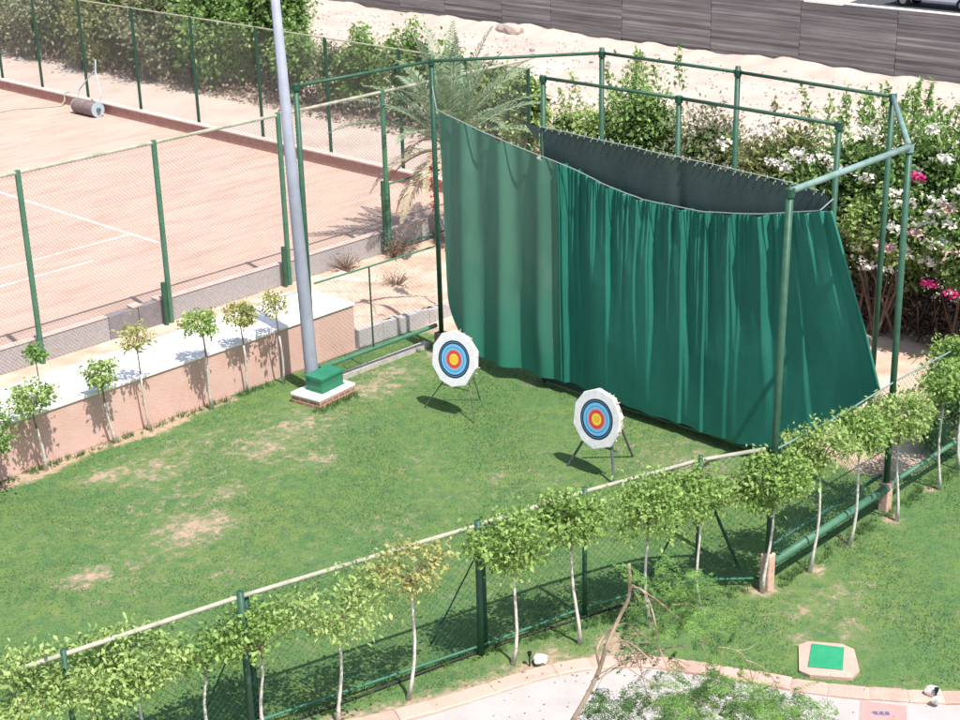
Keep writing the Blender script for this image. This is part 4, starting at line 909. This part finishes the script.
# ---------------------------------------------------------------- foreground tree (bare branches and feathery leaves)
def ray_pt(px,py,dist):
    d=_r.T@np.array([(px-480)/F_PX,(py-360)/F_PX,1]); d=d*dist/math.hypot(d[0],d[1]); return np.array([0,0,CAM_H])+d
def fg_tree():
    r=np.random.default_rng(31)
    base=ray_pt(545,810,16.6); base[2]=0
    t=tag(empty('feathery_tree',tuple(base)),'nearest tree with bare tan branches and feathery leaves rising in front of the path','tree')
    def br(pp,rad,D=16.0,dd=0.0):
        P=[ray_pt(x,y,D+dd*i+r.normal()*.05) for i,(x,y) in enumerate(pp)]
        # smooth
        Q=[]
        for i in range(len(P)-1):
            p0=P[max(i-1,0)];p1=P[i];p2=P[i+1];p3=P[min(i+2,len(P)-1)]
            for k in range(4):
                u=k/4; Q.append(.5*((2*p1)+(p2-p0)*u+(2*p0-5*p1+4*p2-p3)*u*u+(3*p1-p0-3*p2+p3)*u**3))
        Q.append(P[-1]); n=len(Q); rad=(rad[0]*.5,rad[1]*.6); return Q,[rad[0]+(rad[1]-rad[0])*i/(n-1) for i in range(n)]
    low=ray_pt(572,722,16.0)
    MB().tube([base,base*.6+low*.4+np.array([.05,0,.3]),low],[.08,.05,.031],10).build('trunk',M['trunk_fg'],t,smooth=True)
    Q,R_=br([(572,722),(588,694),(600,668),(607,645),(618,620),(628,600),(630,585),(629,564)],(.062,.030)); MB().tube(Q,R_,9).build('branch',M['trunk_fg'],t,smooth=True)
    specs=[([(600,668),(597,650),(604,636),(612,628)],(.04,.02),0),
     ([(630,586),(642,590),(650,604),(655,622),(659,645),(664,660),(669,673)],(.028,.010),-.03),
     ([(632,585),(648,594),(664,606),(682,622),(696,636),(710,645),(735,650),(746,660),(752,678),(754,698)],(.028,.009),.08),
     ([(735,650),(748,649),(758,642)],(.012,.004),.1),([(746,660),(762,667),(774,680),(781,696),(800,702)],(.014,.005),.1),
     ([(603,645),(622,641),(636,647),(650,660),(662,668)],(.026,.010),-.08),([(612,628),(626,623),(636,629),(652,643),(672,657),(690,666)],(.022,.008),.1),
     ([(597,680),(622,664),(645,655),(668,648),(688,645)],(.022,.016),.1),([(596,676),(615,665),(635,650)],(.02,.008),.02),
     ([(640,655),(642,670),(650,690),(652,710)],(.012,.006),-.05),([(722,652),(720,668),(714,680)],(.01,.004),.05),([(690,704),(730,705),(760,704)],(.01,.005),.0),
     ([(612,632),(630,648),(640,668),(648,700)],(.016,.006),.05),([(607,650),(640,676),(680,692),(712,708)],(.018,.006),-.05),([(700,640),(708,662),(704,684)],(.012,.005),.0),([(664,606),(690,604),(712,612)],(.010,.004),.1),
     ([(634,590),(640,602),(636,612)],(.010,.004),0),([(655,610),(670,616),(684,618)],(.010,.005),.05),([(648,640),(652,622),(660,618)],(.010,.003),.05),([(616,664),(606,672),(596,690)],(.010,.005),.0)]
    for pp,rad,dd in specs:
        Q,R_=br(pp,rad,16.0,dd); MB().tube(Q,R_,7).build('branch',M['trunk_fg'],t,smooth=True)
    # feathery fronds
    Qs=[];Qd=[]
    def frond(p,d,L_,Qs=None):
        d=d/np.linalg.norm(d); n=7; q=p.copy(); side=np.cross(d,[0,0,1.]); side/=np.linalg.norm(side)+1e-6; nn_=np.cross(side,d); ro=r.normal()*.7; side=side*math.cos(ro)+nn_*math.sin(ro)
        for i in range(n):
            u=(i+1)/n; q=q+d*L_/n; d=d+np.array([0,0,-.05]); d/=np.linalg.norm(d)
            pl=L_*.33*math.sin(math.pi*(.2+.75*u))
            for sg in (1,-1):
                v=side*sg*.9+d*.5+np.array([0,0,-.12]); v/=np.linalg.norm(v); w_=np.cross(v,[0,0,1.]); w_/=np.linalg.norm(w_)+1e-6
                m_=5
                for k in range(m_):
                    a=q+v*pl*(k+.4)/m_
                    a=a+r.normal(size=3)*.006
                    for s2 in (1,-1):
                        e=a+(w_*s2*.9+v*.4+r.normal(size=3)*.25)*.022*r.uniform(.6,1.4); wd=v*.006
                        Qs.append([a-wd,a*.5+e*.5-wd*1.2,e,a*.5+e*.5+wd*1.4])
    areas=[(672,592,34,26,12,.0),(690,620,40,30,14,.1),(640,612,20,22,3,.1),(705,605,30,20,5,.1),(700,695,60,24,34,-.1),(765,705,34,14,26,-.2),(620,708,30,18,14,.2),(665,705,30,20,16,.1),(657,580,14,6,4,.1),(800,714,26,8,9,-.1),(640,645,30,20,5,.3),(720,672,30,14,6,0)]
    for (cx,cy,sx,sy,n,dd) in areas:
        for k in range(int(n*2.8)):
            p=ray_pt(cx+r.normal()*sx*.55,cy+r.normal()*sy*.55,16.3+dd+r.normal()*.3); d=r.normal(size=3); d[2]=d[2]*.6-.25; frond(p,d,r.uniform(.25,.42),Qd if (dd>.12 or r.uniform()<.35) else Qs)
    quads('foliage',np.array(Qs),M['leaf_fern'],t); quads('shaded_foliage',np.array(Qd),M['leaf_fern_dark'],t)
fg_tree()
# fallen leaves and weeds
r=np.random.default_rng(41)
N=900; px=r.uniform(11,19.5,N); py=r.uniform(7,16.5,N); kd=py-np.interp(px,[k[0] for k in KERB],[k[1] for k in KERB]); ok=(kd<.5)&(kd>-3)
P=np.stack([px,py,np.where(kd<-.35,.038,.10)],-1)[ok]; d=leaf_quads(P,.05,r,up=2,aspect=.6); d[:,:,2]=P[:,None,2]+np.abs(d[:,:,2]-P[:,None,2])*.15
o=quads('fallen_leaves',d,M['leaf_dead']); tag(o,'small dry leaves scattered over the pale path and its edge','leaves',kind='stuff')
pts=[]
for (x0,y0,x1,y1,n_) in ((8,26.6,20.5,26.6,260),(21.2,25.75,24.5,25.6,160),(8,16.9,15.3,15.15,160),(15.3,15.15,20.1,12.9,160),(20.3,12.7,27.5,12.65,200),(20.1,24.5,21.4,24.65,50)):
    u=r.uniform(0,1,n_); pts.append(np.stack([x0+(x1-x0)*u+r.normal(size=n_)*.05,y0+(y1-y0)*u+r.normal(size=n_)*.07,np.full(n_,.02)],-1))
P=np.concatenate(pts); P=np.repeat(P,9,0)+r.normal(size=(len(P)*9,3))*np.array([.03,.03,0]); k=len(P); th=r.uniform(0,6.28,k); h=r.uniform(.05,.15,k); L_=r.uniform(0,.09,k); la=r.uniform(0,6.28,k)
A=P+np.stack([np.cos(th),np.sin(th),0*th],-1)*.008; B=P-np.stack([np.cos(th),np.sin(th),0*th],-1)*.008; C_=P+np.stack([np.cos(la)*L_,np.sin(la)*L_,h],-1)
o=quads('weeds',np.stack([A,B,C_],1),M['blade'],k=3); tag(o,'longer uncut grass and weeds along the fences and wall foot','weeds',kind='stuff')
# clear helper flags
for o in bpy.data.objects:
    if '_local' in o.keys(): del o['_local']
